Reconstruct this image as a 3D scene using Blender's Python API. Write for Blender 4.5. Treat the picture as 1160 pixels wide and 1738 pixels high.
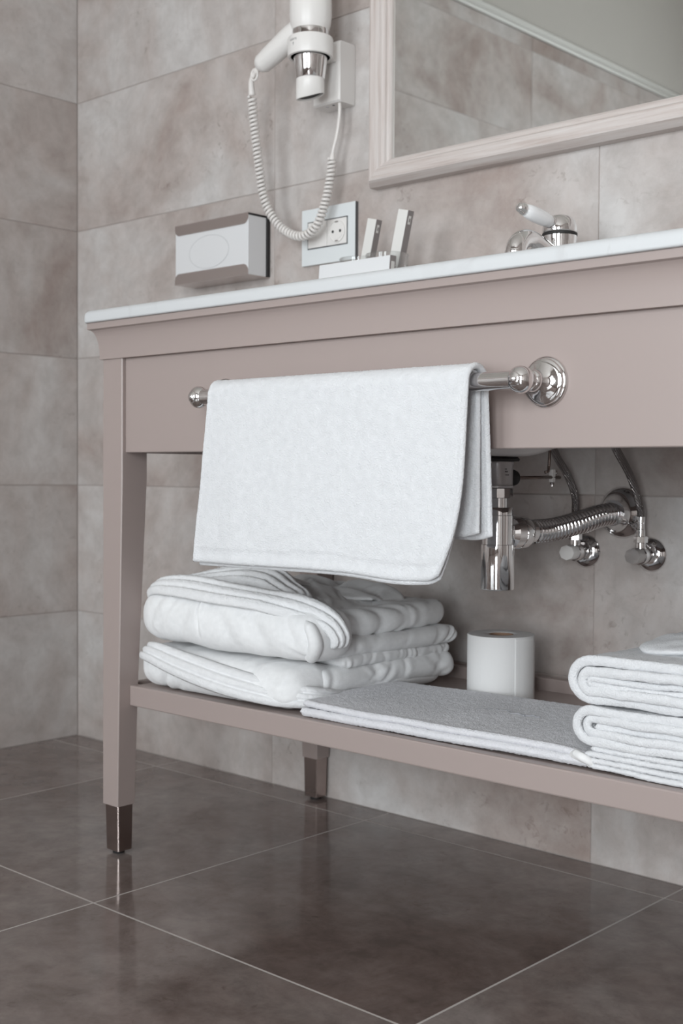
import bpy, bmesh, math, random
import numpy as np
from mathutils import Vector, Matrix

for o in list(bpy.data.objects):
    bpy.data.objects.remove(o, do_unlink=True)
scn = bpy.context.scene
COL = scn.collection
random.seed(7)
rng = np.random.default_rng(11)
PI = math.pi

# ------------------------------------------------------------------ camera
cam_d = bpy.data.cameras.new('camera')
cam = bpy.data.objects.new('camera', cam_d)
COL.objects.link(cam)
CAM = Vector((2.46813, -1.75015, 0.63357))
YAW, PITCH, ROLL = 0.744072, -0.031735, 0.0061843
_f = Vector((-math.sin(YAW) * math.cos(PITCH), math.cos(YAW) * math.cos(PITCH), math.sin(PITCH)))
_r = Vector((math.cos(YAW), math.sin(YAW), 0))
_u = _r.cross(_f)
_R = _r * math.cos(ROLL) + _u * math.sin(ROLL)
_U = _u * math.cos(ROLL) - _r * math.sin(ROLL)
cam.matrix_world = Matrix(((_R.x, _U.x, -_f.x, CAM.x), (_R.y, _U.y, -_f.y, CAM.y),
                           (_R.z, _U.z, -_f.z, CAM.z), (0, 0, 0, 1)))
cam_d.sensor_fit = 'VERTICAL'
cam_d.sensor_height = 36.0
cam_d.sensor_width = 36.0
cam_d.lens = 2104.39 * 36.0 / 1738.0
cam_d.clip_start = 0.05
cam_d.dof.use_dof = True
cam_d.dof.focus_distance = 1.62
cam_d.dof.aperture_fstop = 7.0
scn.camera = cam

# ------------------------------------------------------------------ world, daylight, exposure
world = bpy.data.worlds.new('world')
scn.world = world
world.use_nodes = True
bg = world.node_tree.nodes['Background']
bg.inputs[0].default_value = (0.97, 0.97, 1.0, 1)
bg.inputs[1].default_value = 1.2

def area(name, loc, target, sx, sy, power, color):
    l = bpy.data.lights.new(name, 'AREA')
    l.shape = 'RECTANGLE'; l.size = sx; l.size_y = sy
    l.energy = power; l.color = color
    o = bpy.data.objects.new(name, l); COL.objects.link(o)
    o.location = loc
    o.rotation_euler = (Vector(target) - Vector(loc)).to_track_quat('-Z', 'Y').to_euler()
    return o
# daylight through the window in the front wall; second lamp is added fill
area('window_daylight', (3.12, -3.80, 1.15), (1.40, 0.0, 0.85), 0.90, 2.00, 138, (0.935, 0.970, 1.0))
area('window_daylight_small', (1.30, -3.80, 1.25), (0.80, 0.0, 0.95), 1.30, 1.70, 80, (0.935, 0.970, 1.0))  # added fill lamp, lifts the left part of the back wall
scn.view_settings.view_transform = 'Standard'
scn.view_settings.look = 'None'
scn.view_settings.gamma = 1.0
scn.view_settings.use_curve_mapping = False
scn.view_settings.exposure = -0.36

# ------------------------------------------------------------------ helpers
WPOS = {}

def mesh_from(verts, faces, smooth=True, name='m'):
    me = bpy.data.meshes.new(name)
    me.from_pydata([tuple(map(float, v)) for v in verts], [], [tuple(int(i) for i in f) for f in faces])
    me.validate(); me.update()
    if smooth:
        me.polygons.foreach_set('use_smooth', [True] * len(me.polygons))
    return me

class MB:
    """collects shapes for one mesh"""
    def __init__(s): s.v = []; s.f = []
    def add(s, v, f):
        n = len(s.v); s.v += [tuple(p) for p in v]; s.f += [tuple(i + n for i in q) for q in f]
        return s

def obj(name, geo, mat, parent=None, smooth=True, kind=None, label=None, auto=None, origin=None):
    if isinstance(geo, MB): v, f = geo.v, geo.f
    else: v, f = geo
    v = np.array(v, float)
    c = (v.min(0) + v.max(0)) / 2; c[2] = v[:, 2].min()
    if origin is not None: c = np.array(origin, float)
    me = mesh_from(v - c, f, smooth, name)
    bm = bmesh.new(); bm.from_mesh(me); bmesh.ops.recalc_face_normals(bm, faces=bm.faces)
    if auto is not None:
        for e in bm.edges:
            if len(e.link_faces) == 2 and e.calc_face_angle(0) > math.radians(auto): e.smooth = False
    bm.to_mesh(me); bm.free()
    me.materials.append(mat)
    o = bpy.data.objects.new(name, me); COL.objects.link(o)
    p = np.zeros(3)
    if parent is not None:
        o.parent = parent; p = WPOS[parent.name]
    o.location = tuple(c - p)
    WPOS[o.name] = c
    if kind: o['kind'] = kind
    if label: o['label'] = label
    return o

def tag(o, label, cat, group=None):
    o['label'] = label; o['category'] = cat
    if group: o['group'] = group
    return o

def thing(name, loc, label, cat, group=None):
    o = bpy.data.objects.new(name, None); COL.objects.link(o)
    o.empty_display_size = 0.05
    o.location = loc; WPOS[o.name] = np.array(loc, float)
    return tag(o, label, cat, group)

def box(x0, x1, y0, y1, z0, z1, bev=0.0, seg=2):
    bm = bmesh.new()
    bmesh.ops.create_cube(bm, size=1)
    for v in bm.verts:
        v.co = Vector(((x0 + x1) / 2 + v.co.x * (x1 - x0), (y0 + y1) / 2 + v.co.y * (y1 - y0), (z0 + z1) / 2 + v.co.z * (z1 - z0)))
    if bev > 0:
        bmesh.ops.bevel(bm, geom=list(bm.edges), offset=bev, segments=seg, profile=0.5, affect='EDGES')
    bm.verts.ensure_lookup_table(); bm.verts.index_update()
    r = ([tuple(v.co) for v in bm.verts], [tuple(v.index for v in f.verts) for f in bm.faces])
    bm.free(); return r

def frame_of(d):
    d = Vector(d).normalized()
    a = Vector((0, 0, 1)) if abs(d.z) < 0.9 else Vector((1, 0, 0))
    x = a.cross(d).normalized(); y = d.cross(x)
    return x, y, d

def lathe(prof, base=(0, 0, 0), axis=(0, 0, 1), n=32, sx=1.0, sy=1.0, frame=None):
    """prof: (radius, height) pairs along axis"""
    X, Y, D = frame if frame else frame_of(axis)
    b = Vector(base); v = []; f = []
    for r, h in prof:
        for i in range(n):
            a = 2 * PI * i / n
            v.append(tuple(b + D * h + X * (r * sx * math.cos(a)) + Y * (r * sy * math.sin(a))))
    m = len(prof)
    for j in range(m - 1):
        for i in range(n):
            k = (i + 1) % n
            f.append((j * n + i, j * n + k, (j + 1) * n + k, (j + 1) * n + i))
    if prof[0][0] > 1e-6: f.append(tuple(range(n))[::-1])
    if prof[-1][0] > 1e-6: f.append(tuple((m - 1) * n + i for i in range(n)))
    return v, f

def sphere(c, r, n=20, m=12, s=(1, 1, 1)):
    v, f = lathe([(max(1e-5, r * math.sin(PI * j / m)), -r * math.cos(PI * j / m)) for j in range(m + 1)], (0, 0, 0), n=n)
    return [(c[0] + p[0] * s[0], c[1] + p[1] * s[1], c[2] + p[2] * s[2]) for p in v], f

def catmull(pts, n):
    P = np.array(pts, float); k = len(P)
    Q = np.vstack([2 * P[0] - P[1], P, 2 * P[-1] - P[-2]])
    ts = np.linspace(0, k - 1, n); out = []
    for t in ts:
        i = min(int(t), k - 2); u = t - i
        a, b, c, d = Q[i], Q[i + 1], Q[i + 2], Q[i + 3]
        out.append(0.5 * (2 * b + (c - a) * u + (2 * a - 5 * b + 4 * c - d) * u * u + (3 * b - a - 3 * c + d) * u ** 3))
    return np.array(out)

def resample(P, n):
    P = np.array(P, float)
    s = np.concatenate([[0], np.cumsum(np.linalg.norm(np.diff(P, axis=0), axis=1))])
    t = np.linspace(0, s[-1], n)
    return np.stack([np.interp(t, s, P[:, k]) for k in range(P.shape[1])], 1)

def frames(P):
    P = np.array(P, float)
    T = np.gradient(P, axis=0); T /= np.linalg.norm(T, axis=1)[:, None] + 1e-12
    a = np.array([0, 0, 1.0]) if abs(T[0][2]) < 0.9 else np.array([1.0, 0, 0])
    N = np.cross(T[0], a); N /= np.linalg.norm(N); out = [N]
    for i in range(1, len(P)):
        N = out[-1] - T[i] * np.dot(out[-1], T[i]); N /= np.linalg.norm(N); out.append(N)
    N = np.array(out); B = np.cross(T, N)
    return T, N, B

def tube(P, r, n=12, cap=True):
    P = np.array(P, float); m = len(P)
    r = np.full(m, r) if np.isscalar(r) else np.array(r, float)
    T, N, B = frames(P)
    a = np.linspace(0, 2 * PI, n, endpoint=False)
    V = P[:, None] + r[:, None, None] * (np.cos(a)[None, :, None] * N[:, None] + np.sin(a)[None, :, None] * B[:, None])
    v = V.reshape(-1, 3).tolist(); f = []
    for j in range(m - 1):
        for i in range(n):
            k = (i + 1) % n
            f.append((j * n + i, j * n + k, (j + 1) * n + k, (j + 1) * n + i))
    if cap:
        f.append(tuple(range(n))[::-1]); f.append(tuple((m - 1) * n + i for i in range(n)))
    return v, f

def grid_faces(n, m, off=0, flip=False):
    f = []
    for i in range(n - 1):
        for j in range(m - 1):
            q = (off + i * m + j, off + (i + 1) * m + j, off + (i + 1) * m + j + 1, off + i * m + j + 1)
            f.append(q[::-1] if flip else q)
    return f

def sheet(P, th, er=None, jit=0.0, seed=0):
    """thick cloth sheet round a mid surface P (n, m, 3); edges rounded over er"""
    P = np.array(P, float); n, m, _ = P.shape
    du = np.gradient(P, axis=0); dv = np.gradient(P, axis=1)
    N = np.cross(du, dv); N /= np.linalg.norm(N, axis=2)[:, :, None] + 1e-12
    er = th * 0.6 if er is None else er
    s = np.concatenate([np.zeros((1, m)), np.cumsum(np.linalg.norm(np.diff(P, axis=0), axis=2), 0)])
    t = np.concatenate([np.zeros((n, 1)), np.cumsum(np.linalg.norm(np.diff(P, axis=1), axis=2), 1)], 1)
    d = np.minimum(np.minimum(s, s[-1:] - s), np.minimum(t, t[:, -1:] - t))
    e = np.clip(d / er, 0, 1); k = np.sqrt(np.clip(1 - (1 - e) ** 2, 0.02, 1))
    H = (th / 2 * k)[:, :, None] if np.isscalar(th) else (np.array(th) / 2 * k)[:, :, None]
    g = np.random.default_rng(seed)
    A = P + N * (H + (g.normal(0, jit, (n, m))[:, :, None] if jit else 0))
    B = P - N * (H + (g.normal(0, jit, (n, m))[:, :, None] if jit else 0))
    v = np.vstack([A.reshape(-1, 3), B.reshape(-1, 3)]).tolist()
    o = n * m
    f = grid_faces(n, m) + grid_faces(n, m, o, True)
    for i in range(n - 1):
        f.append((i * m, o + i * m, o + (i + 1) * m, (i + 1) * m))
        f.append((i * m + m - 1, (i + 1) * m + m - 1, o + (i + 1) * m + m - 1, o + i * m + m - 1))
    for j in range(m - 1):
        f.append((j, j + 1, o + j + 1, o + j))
        f.append(((n - 1) * m + j, o + (n - 1) * m + j, o + (n - 1) * m + j + 1, (n - 1) * m + j + 1))
    return v, f

class Wr:
    """smooth wrinkle field: sum of warped sines"""
    def __init__(s, seed, amp, freq, aniso=(1, 1, 1), k=7):
        g = np.random.default_rng(seed)
        d = g.normal(0, 1, (k, 3)); d /= np.linalg.norm(d, axis=1)[:, None]
        s.K = d * freq * g.uniform(0.6, 1.8, (k, 1)) * np.array(aniso)[None]
        s.ph = g.uniform(0, 2 * PI, k); s.A = amp * g.uniform(0.4, 1, k) / math.sqrt(k) * 1.4
        s.W = g.normal(0, 1, (3, 3)) * 4; s.wp = g.uniform(0, 6, 3)
    def __call__(s, p):
        p = np.array(p, float)
        w = p + 0.02 * np.sin(p @ s.W.T * 4 + s.wp)
        x = np.sin(w @ s.K.T + s.ph)
        return (np.sign(x) * np.abs(x) ** 0.8 * s.A).sum(-1)

def cushion(x0, x1, y0, y1, z0, z1, r, n=(40, 40, 14), wr=(), deform=None, rz=None):
    """rounded slab with wrinkles; the surface of a subdivided box"""
    bm = bmesh.new(); lo = np.array([x0, y0, z0]); hi = np.array([x1, y1, z1])
    nx, ny, nz = n
    idx = {}; V = []; F = []
    def vid(i, j, k):
        if (i, j, k) not in idx:
            idx[(i, j, k)] = len(V); V.append((i / nx, j / ny, k / nz))
        return idx[(i, j, k)]
    for i in range(nx):
        for j in range(ny):
            F.append((vid(i, j, 0), vid(i, j + 1, 0), vid(i + 1, j + 1, 0), vid(i + 1, j, 0)))
            F.append((vid(i, j, nz), vid(i + 1, j, nz), vid(i + 1, j + 1, nz), vid(i, j + 1, nz)))
    for i in range(nx):
        for k in range(nz):
            F.append((vid(i, 0, k), vid(i + 1, 0, k), vid(i + 1, 0, k + 1), vid(i, 0, k + 1)))
            F.append((vid(i, ny, k), vid(i, ny, k + 1), vid(i + 1, ny, k + 1), vid(i + 1, ny, k)))
    for j in range(ny):
        for k in range(nz):
            F.append((vid(0, j, k), vid(0, j, k + 1), vid(0, j + 1, k + 1), vid(0, j + 1, k)))
            F.append((vid(nx, j, k), vid(nx, j + 1, k), vid(nx, j + 1, k + 1), vid(nx, j, k + 1)))
    bm.free()
    U = np.array(V)
    p = lo + U * (hi - lo)
    rv = np.array([r, r, rz if rz else min(r, (z1 - z0) / 2 * 0.999)])
    inn_lo, inn_hi = lo + rv, hi - rv
    c = np.clip(p, np.minimum(inn_lo, (lo + hi) / 2), np.maximum(inn_hi, (lo + hi) / 2))
    d = (p - c) / rv
    L = np.linalg.norm(d, axis=1); m = np.max(np.abs(d), axis=1)
    k = np.where(L > 1e-9, m / np.maximum(L, 1e-9), 1)
    nrm = d * k[:, None]
    p = c + nrm * rv
    N = nrm / (np.linalg.norm(nrm, axis=1)[:, None] + 1e-9)
    for w in wr:
        p = p + N * w(p)[:, None]
    if deform is not None: p = deform(p)
    return p.tolist(), F

def loft(secs, cap=True):
    S = np.array(secs, float); m, n, _ = S.shape
    v = S.reshape(-1, 3).tolist(); f = []
    for j in range(m - 1):
        for i in range(n):
            k = (i + 1) % n
            f.append((j * n + i, j * n + k, (j + 1) * n + k, (j + 1) * n + i))
    if cap:
        f.append(tuple(range(n))[::-1]); f.append(tuple((m - 1) * n + i for i in range(n)))
    return v, f

def band(path, normal, w, h, ribs=3, n=90, taper=0.05, jit=0.0, seed=0, ribd=0.35):
    """soft ribbed strip along path; normal = outward direction per control point"""
    P = resample(catmull(path, 200), n); Nn = resample_vec(normal, n)
    T = np.gradient(P, axis=0); T /= np.linalg.norm(T, axis=1)[:, None]
    Nn = Nn - T * (Nn * T).sum(1)[:, None]; Nn /= np.linalg.norm(Nn, axis=1)[:, None]
    A = np.cross(T, Nn)
    mm = 36; secs = []
    g = np.random.default_rng(seed)
    for i in range(n):
        t = i / (n - 1); e = min(1, min(t, 1 - t) / taper); e = max(0.05, math.sqrt(max(0, 1 - (1 - e) ** 2)))
        wi = (w if np.isscalar(w) else np.interp(t, np.linspace(0, 1, len(w)), w)) * (0.75 + 0.25 * e)
        sec = []
        for k in range(mm):
            u = k / mm
            if u < 0.72:
                x = -1 + 2 * u / 0.72
                dome = max(0, 1 - abs(x) ** 3.2) ** 0.6
                rib = 1 - ribd * (0.5 + 0.5 * math.cos(PI * (x + 1) * ribs)) ** 3
                y = h * dome * rib * e
            else:
                x = 1 - 2 * (u - 0.72) / 0.28
                y = -h * 0.5 * max(0, 1 - x * x) * e
            sec.append(P[i] + A[i] * (x * wi / 2) + Nn[i] * (y + g.normal(0, jit)))
        secs.append(sec)
    return loft(secs)

def resample_vec(vs, n):
    V = np.array(vs, float)
    if V.ndim == 1: return np.tile(V, (n, 1))
    t = np.linspace(0, len(V) - 1, n)
    return np.stack([np.interp(t, np.arange(len(V)), V[:, k]) for k in range(3)], 1)

def extrude_profile(prof, a, b, axis=0):
    """closed 2-D profile swept between two positions along an axis; prof gives the other two coordinates"""
    v = []
    for s in (a, b):
        for p in prof:
            q = list(p); q.insert(axis, s); v.append(tuple(q))
    n = len(prof)
    f = [(i, (i + 1) % n, n + (i + 1) % n, n + i) for i in range(n)]
    f += [tuple(range(n))[::-1], tuple(range(n, 2 * n))]
    return v, f

# ------------------------------------------------------------------ materials
def new_mat(name):
    m = bpy.data.materials.new(name); m.use_nodes = True
    return m, m.node_tree.nodes, m.node_tree.links, m.node_tree.nodes['Principled BSDF']

def plain(name, col, rough=0.5, metal=0.0, spec=0.5, bump=None, coat=0.0):
    m, N, L, B = new_mat(name)
    B.inputs['Base Color'].default_value = (*col, 1)
    B.inputs['Roughness'].default_value = rough
    B.inputs['Metallic'].default_value = metal
    B.inputs['Specular IOR Level'].default_value = spec
    B.inputs['Coat Weight'].default_value = coat
    if bump:
        sc, st, dist = bump
        tc = N.new('ShaderNodeTexCoord')
        t = N.new('ShaderNodeTexNoise'); t.inputs['Scale'].default_value = sc; t.inputs['Detail'].default_value = 4
        b = N.new('ShaderNodeBump'); b.inputs['Strength'].default_value = st; b.inputs['Distance'].default_value = dist
        L.new(tc.outputs['Object'], t.inputs['Vector']); L.new(t.outputs['Fac'], b.inputs['Height'])
        L.new(b.outputs['Normal'], B.inputs['Normal'])
    return m

def ramp(N, stops):
    r = N.new('ShaderNodeValToRGB'); e = r.color_ramp.elements
    while len(e) < len(stops): e.new(0.5)
    for el, (p, c) in zip(e, stops):
        el.position = p; el.color = (*c, 1)
    return r

def tile_mat(name, dark, mid, light, rough, scale=2.2, spots=True, rvar=0.08, bumpd=0.0006, tonevar=0.12, spec=0.5, mott=(0.84, 1.07)):
    m, N, L, B = new_mat(name)
    tc = N.new('ShaderNodeTexCoord'); oi = N.new('ShaderNodeObjectInfo')
    mul = N.new('ShaderNodeVectorMath'); mul.operation = 'SCALE'
    comb = N.new('ShaderNodeCombineXYZ')
    for i, k in enumerate((37.0, 91.0, 53.0)):
        mm = N.new('ShaderNodeMath'); mm.operation = 'MULTIPLY'; mm.inputs[1].default_value = k
        L.new(oi.outputs['Random'], mm.inputs[0]); L.new(mm.outputs[0], comb.inputs[i])
    add = N.new('ShaderNodeVectorMath'); add.operation = 'ADD'
    L.new(tc.outputs['Object'], add.inputs[0]); L.new(comb.outputs[0], add.inputs[1])
    def noise(sc, det, rgh=0.6, dist=0.0):
        t = N.new('ShaderNodeTexNoise'); t.inputs['Scale'].default_value = sc
        t.inputs['Detail'].default_value = det; t.inputs['Roughness'].default_value = rgh
        t.inputs['Distortion'].default_value = dist
        L.new(add.outputs[0], t.inputs['Vector']); return t
    a = noise(scale, 8, 0.62, 0.6)
    r = ramp(N, [(0.32, dark), (0.48, mid), (0.66, light)])
    L.new(a.outputs['Fac'], r.inputs['Fac'])
    # fine cloudy mottling
    b = noise(scale * 7, 6, 0.7, 0.3)
    rb = ramp(N, [(0.35, (mott[0], mott[0] * 0.985, mott[0] * 0.975)), (0.62, (mott[1],) * 3)])
    L.new(b.outputs['Fac'], rb.inputs['Fac'])
    mx = N.new('ShaderNodeMixRGB'); mx.blend_type = 'MULTIPLY'; mx.inputs['Fac'].default_value = 0.8
    L.new(r.outputs['Color'], mx.inputs['Color1']); L.new(rb.outputs['Color'], mx.inputs['Color2'])
    out = mx.outputs['Color']
    if spots:
        c = noise(55, 3, 0.6, 0.8)
        c2 = noise(5.0, 3, 0.6)
        rc = ramp(N, [(0.28, (0.70, 0.67, 0.65)), (0.42, (1, 1, 1))])
        L.new(c.outputs['Fac'], rc.inputs['Fac'])
        rc2 = ramp(N, [(0.47, (0, 0, 0)), (0.64, (1, 1, 1))]); L.new(c2.outputs['Fac'], rc2.inputs['Fac'])
        m2 = N.new('ShaderNodeMixRGB'); m2.blend_type = 'MULTIPLY'
        L.new(rc2.outputs['Color'], m2.inputs['Fac'])
        L.new(out, m2.inputs['Color1']); L.new(rc.outputs['Color'], m2.inputs['Color2']); out = m2.outputs['Color']
    # each tile fired a little lighter or darker
    mr = N.new('ShaderNodeMapRange'); mr.inputs['To Min'].default_value = 1 - tonevar; mr.inputs['To Max'].default_value = 1 + tonevar
    L.new(oi.outputs['Random'], mr.inputs['Value'])
    sc = N.new('ShaderNodeVectorMath'); sc.operation = 'SCALE'
    L.new(out, sc.inputs[0]); L.new(mr.outputs[0], sc.inputs['Scale'])
    L.new(sc.outputs[0], B.inputs['Base Color'])
    rr = N.new('ShaderNodeMapRange'); rr.inputs['To Min'].default_value = rough - rvar; rr.inputs['To Max'].default_value = rough + rvar
    L.new(b.outputs['Fac'], rr.inputs['Value']); L.new(rr.outputs[0], B.inputs['Roughness'])
    B.inputs['Specular IOR Level'].default_value = spec
    bp = N.new('ShaderNodeBump'); bp.inputs['Strength'].default_value = 0.25; bp.inputs['Distance'].default_value = bumpd
    L.new(b.outputs['Fac'], bp.inputs['Height']); L.new(bp.outputs['Normal'], B.inputs['Normal'])
    return m

def terry(name, col, scale=520, dist=0.0016, strength=0.9, sheen=0.25):
    m, N, L, B = new_mat(name)
    tc = N.new('ShaderNodeTexCoord')
    a = N.new('ShaderNodeTexNoise'); a.inputs['Scale'].default_value = scale; a.inputs['Detail'].default_value = 3; a.inputs['Roughness'].default_value = 0.7
    b = N.new('ShaderNodeTexNoise'); b.inputs['Scale'].default_value = scale * 0.16; b.inputs['Detail'].default_value = 5
    for t in (a, b): L.new(tc.outputs['Object'], t.inputs['Vector'])
    ad = N.new('ShaderNodeMath'); ad.operation = 'MULTIPLY_ADD'; ad.inputs[1].default_value = 0.8
    L.new(b.outputs['Fac'], ad.inputs[0]); L.new(a.outputs['Fac'], ad.inputs[2])
    bp = N.new('ShaderNodeBump'); bp.inputs['Strength'].default_value = strength; bp.inputs['Distance'].default_value = dist
    L.new(ad.outputs[0], bp.inputs['Height']); L.new(bp.outputs['Normal'], B.inputs['Normal'])
    r = ramp(N, [(0.3, tuple(c * 0.93 for c in col)), (0.7, col)])
    L.new(b.outputs['Fac'], r.inputs['Fac']); L.new(r.outputs['Color'], B.inputs['Base Color'])
    B.inputs['Roughness'].default_value = 0.95
    B.inputs['Specular IOR Level'].default_value = 0.1
    B.inputs['Sheen Weight'].default_value = sheen
    B.inputs['Sheen Roughness'].default_value = 0.5
    return m

M = {}
M['wall_tile'] = tile_mat('wall_tile', (0.335, 0.268, 0.242), (0.455, 0.408, 0.387), (0.555, 0.533, 0.522), 0.34, 2.6, tonevar=0.05)
M['floor_tile'] = tile_mat('floor_tile', (0.126, 0.092, 0.081), (0.184, 0.147, 0.135), (0.248, 0.214, 0.201), 0.10, 2.6, mott=(0.70, 1.14), rvar=0.04, bumpd=0.0002, tonevar=0.05)
M['wall_grout'] = plain('wall_grout', (0.37, 0.325, 0.305), 0.9)
M['floor_grout'] = plain('floor_grout', (0.50, 0.465, 0.445), 0.8)
M['wall_paint'] = plain('wall_paint', (0.47, 0.45, 0.42), 0.85, bump=(140, 0.15, 0.001))
M['ceiling_paint'] = plain('ceiling_paint', (0.72, 0.69, 0.655), 0.9)
M['trim'] = plain('trim', (0.50, 0.49, 0.46), 0.4)
M['paint'] = plain('taupe_paint', (0.345, 0.282, 0.264), 0.36, bump=(60, 0.05, 0.0004))
M['chrome'] = plain('chrome', (0.80, 0.79, 0.79), 0.045, 1.0)
M['dull_chrome'] = plain('dull_chrome', (0.62, 0.59, 0.58), 0.22, 1.0)
M['bronze'] = plain('brushed_nickel', (0.40, 0.335, 0.315), 0.20, 1.0)
M['holder_metal'] = plain('holder_metal', (0.56, 0.50, 0.48), 0.26, 1.0)
M['black'] = plain('black_plastic', (0.012, 0.011, 0.012), 0.5)
M['rubber'] = plain('black_rubber', (0.02, 0.018, 0.018), 0.7)
M['white_plastic'] = plain('white_plastic', (0.76, 0.735, 0.715), 0.34)
M['cord'] = plain('cord_plastic', (0.74, 0.705, 0.68), 0.42)
M['card'] = plain('white_card', (0.70, 0.70, 0.71), 0.6)
M['card_line'] = plain('card_perforation', (0.52, 0.52, 0.53), 0.8)
M['plate'] = plain('socket_plate', (0.70, 0.725, 0.735), 0.25)
M['plate_line'] = plain('dark_line', (0.10, 0.10, 0.105), 0.5)
M['porcelain'] = plain('porcelain', (0.86, 0.86, 0.87), 0.12, coat=0.5)
M['ceramic'] = plain('ceramic', (0.74, 0.71, 0.70), 0.18)
M['grey_card'] = plain('grey_card', (0.25, 0.225, 0.22), 0.5)
M['cream_card'] = plain('cream_card', (0.70, 0.685, 0.66), 0.55)
M['ink'] = plain('grey_ink', (0.30, 0.29, 0.29), 0.6)
M['paper'] = plain('tissue_paper', (0.70, 0.69, 0.685), 0.95, spec=0.1, bump=(260, 0.25, 0.0008))
M['core'] = plain('cardboard', (0.30, 0.19, 0.13), 0.9)
M['towel'] = terry('white_terry', (0.80, 0.805, 0.825), 520, 0.0022, 1.0)
M['towel_hem'] = terry('white_hem', (0.83, 0.825, 0.825), 900, 0.0006, 0.5)
M['robe'] = terry('white_velour', (0.80, 0.80, 0.805), 700, 0.0007, 0.6)
M['collar'] = terry('white_waffle_terry', (0.81, 0.81, 0.82), 480, 0.0016, 0.9)
M['mat'] = terry('bath_mat_terry', (0.72, 0.715, 0.745), 420, 0.002, 0.9)
M['thread'] = plain('grey_thread', (0.33, 0.33, 0.35), 0.8)
M['mirror'] = plain('mirror_silver', (0.86, 0.88, 0.87), 0.012, 1.0)
M['drain_grey'] = plain('grey_drain', (0.42, 0.40, 0.40), 0.35, 0.5)
M['brass'] = plain('dull_brass', (0.22, 0.17, 0.15), 0.3, 1.0)

def marble():
    m, N, L, B = new_mat('white_marble')
    tc = N.new('ShaderNodeTexCoord')
    n1 = N.new('ShaderNodeTexNoise'); n1.inputs['Scale'].default_value = 5; n1.inputs['Detail'].default_value = 7; n1.inputs['Distortion'].default_value = 1.4
    L.new(tc.outputs['Object'], n1.inputs['Vector'])
    r = ramp(N, [(0.44, (0.59, 0.60, 0.61)), (0.495, (0.44, 0.435, 0.44)), (0.53, (0.59, 0.60, 0.61))])
    L.new(n1.outputs['Fac'], r.inputs['Fac'])
    n2 = N.new('ShaderNodeTexNoise'); n2.inputs['Scale'].default_value = 4; n2.inputs['Detail'].default_value = 3
    L.new(tc.outputs['Object'], n2.inputs['Vector'])
    rr = ramp(N, [(0.48, (0, 0, 0)), (0.70, (1, 1, 1))]); L.new(n2.outputs['Fac'], rr.inputs['Fac'])
    mx = N.new('ShaderNodeMixRGB'); mx.inputs['Color1'].default_value = (0.59, 0.60, 0.61, 1)
    L.new(rr.outputs['Color'], mx.inputs['Fac']); L.new(r.outputs['Color'], mx.inputs['Color2'])
    L.new(mx.outputs['Color'], B.inputs['Base Color']); B.inputs['Roughness'].default_value = 0.5; B.inputs['Specular IOR Level'].default_value = 0.3
    return m
M['marble'] = marble()

def wood(name, along):
    m, N, L, B = new_mat(name)
    tc = N.new('ShaderNodeTexCoord'); mp = N.new('ShaderNodeMapping')
    s = [70.0, 70.0, 70.0]; s[along] = 3.0
    mp.inputs['Scale'].default_value = s
    L.new(tc.outputs['Object'], mp.inputs['Vector'])
    n = N.new('ShaderNodeTexNoise'); n.inputs['Scale'].default_value = 2.2; n.inputs['Detail'].default_value = 6; n.inputs['Roughness'].default_value = 0.65
    L.new(mp.outputs[0], n.inputs['Vector'])
    r = ramp(N, [(0.30, (0.46, 0.385, 0.355)), (0.5, (0.56, 0.50, 0.475)), (0.70, (0.62, 0.575, 0.555))])
    L.new(n.outputs['Fac'], r.inputs['Fac']); L.new(r.outputs['Color'], B.inputs['Base Color'])
    B.inputs['Roughness'].default_value = 0.55
    b = N.new('ShaderNodeBump'); b.inputs['Strength'].default_value = 0.3; b.inputs['Distance'].default_value = 0.0006
    L.new(n.outputs['Fac'], b.inputs['Height']); L.new(b.outputs['Normal'], B.inputs['Normal'])
    return m
M['wood_x'] = wood('washed_oak_x', 0); M['wood_z'] = wood('washed_oak_z', 2)

def braid():
    m, N, L, B = new_mat('braided_steel')
    tc = N.new('ShaderNodeTexCoord')
    w = N.new('ShaderNodeTexWave'); w.wave_type = 'BANDS'; w.bands_direction = 'DIAGONAL'; w.inputs['Scale'].default_value = 160; w.inputs['Distortion'].default_value = 2
    L.new(tc.outputs['Object'], w.inputs['Vector'])
    v = N.new('ShaderNodeTexVoronoi'); v.inputs['Scale'].default_value = 420; L.new(tc.outputs['Object'], v.inputs['Vector'])
    ad = N.new('ShaderNodeMath'); ad.operation = 'ADD'; L.new(w.outputs['Fac'], ad.inputs[0]); L.new(v.outputs['Distance'], ad.inputs[1])
    b = N.new('ShaderNodeBump'); b.inputs['Strength'].default_value = 0.9; b.inputs['Distance'].default_value = 0.001
    L.new(ad.outputs[0], b.inputs['Height']); L.new(b.outputs['Normal'], B.inputs['Normal'])
    B.inputs['Base Color'].default_value = (0.27, 0.245, 0.24, 1); B.inputs['Metallic'].default_value = 1; B.inputs['Roughness'].default_value = 0.3
    return m
M['braid'] = braid()

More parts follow.
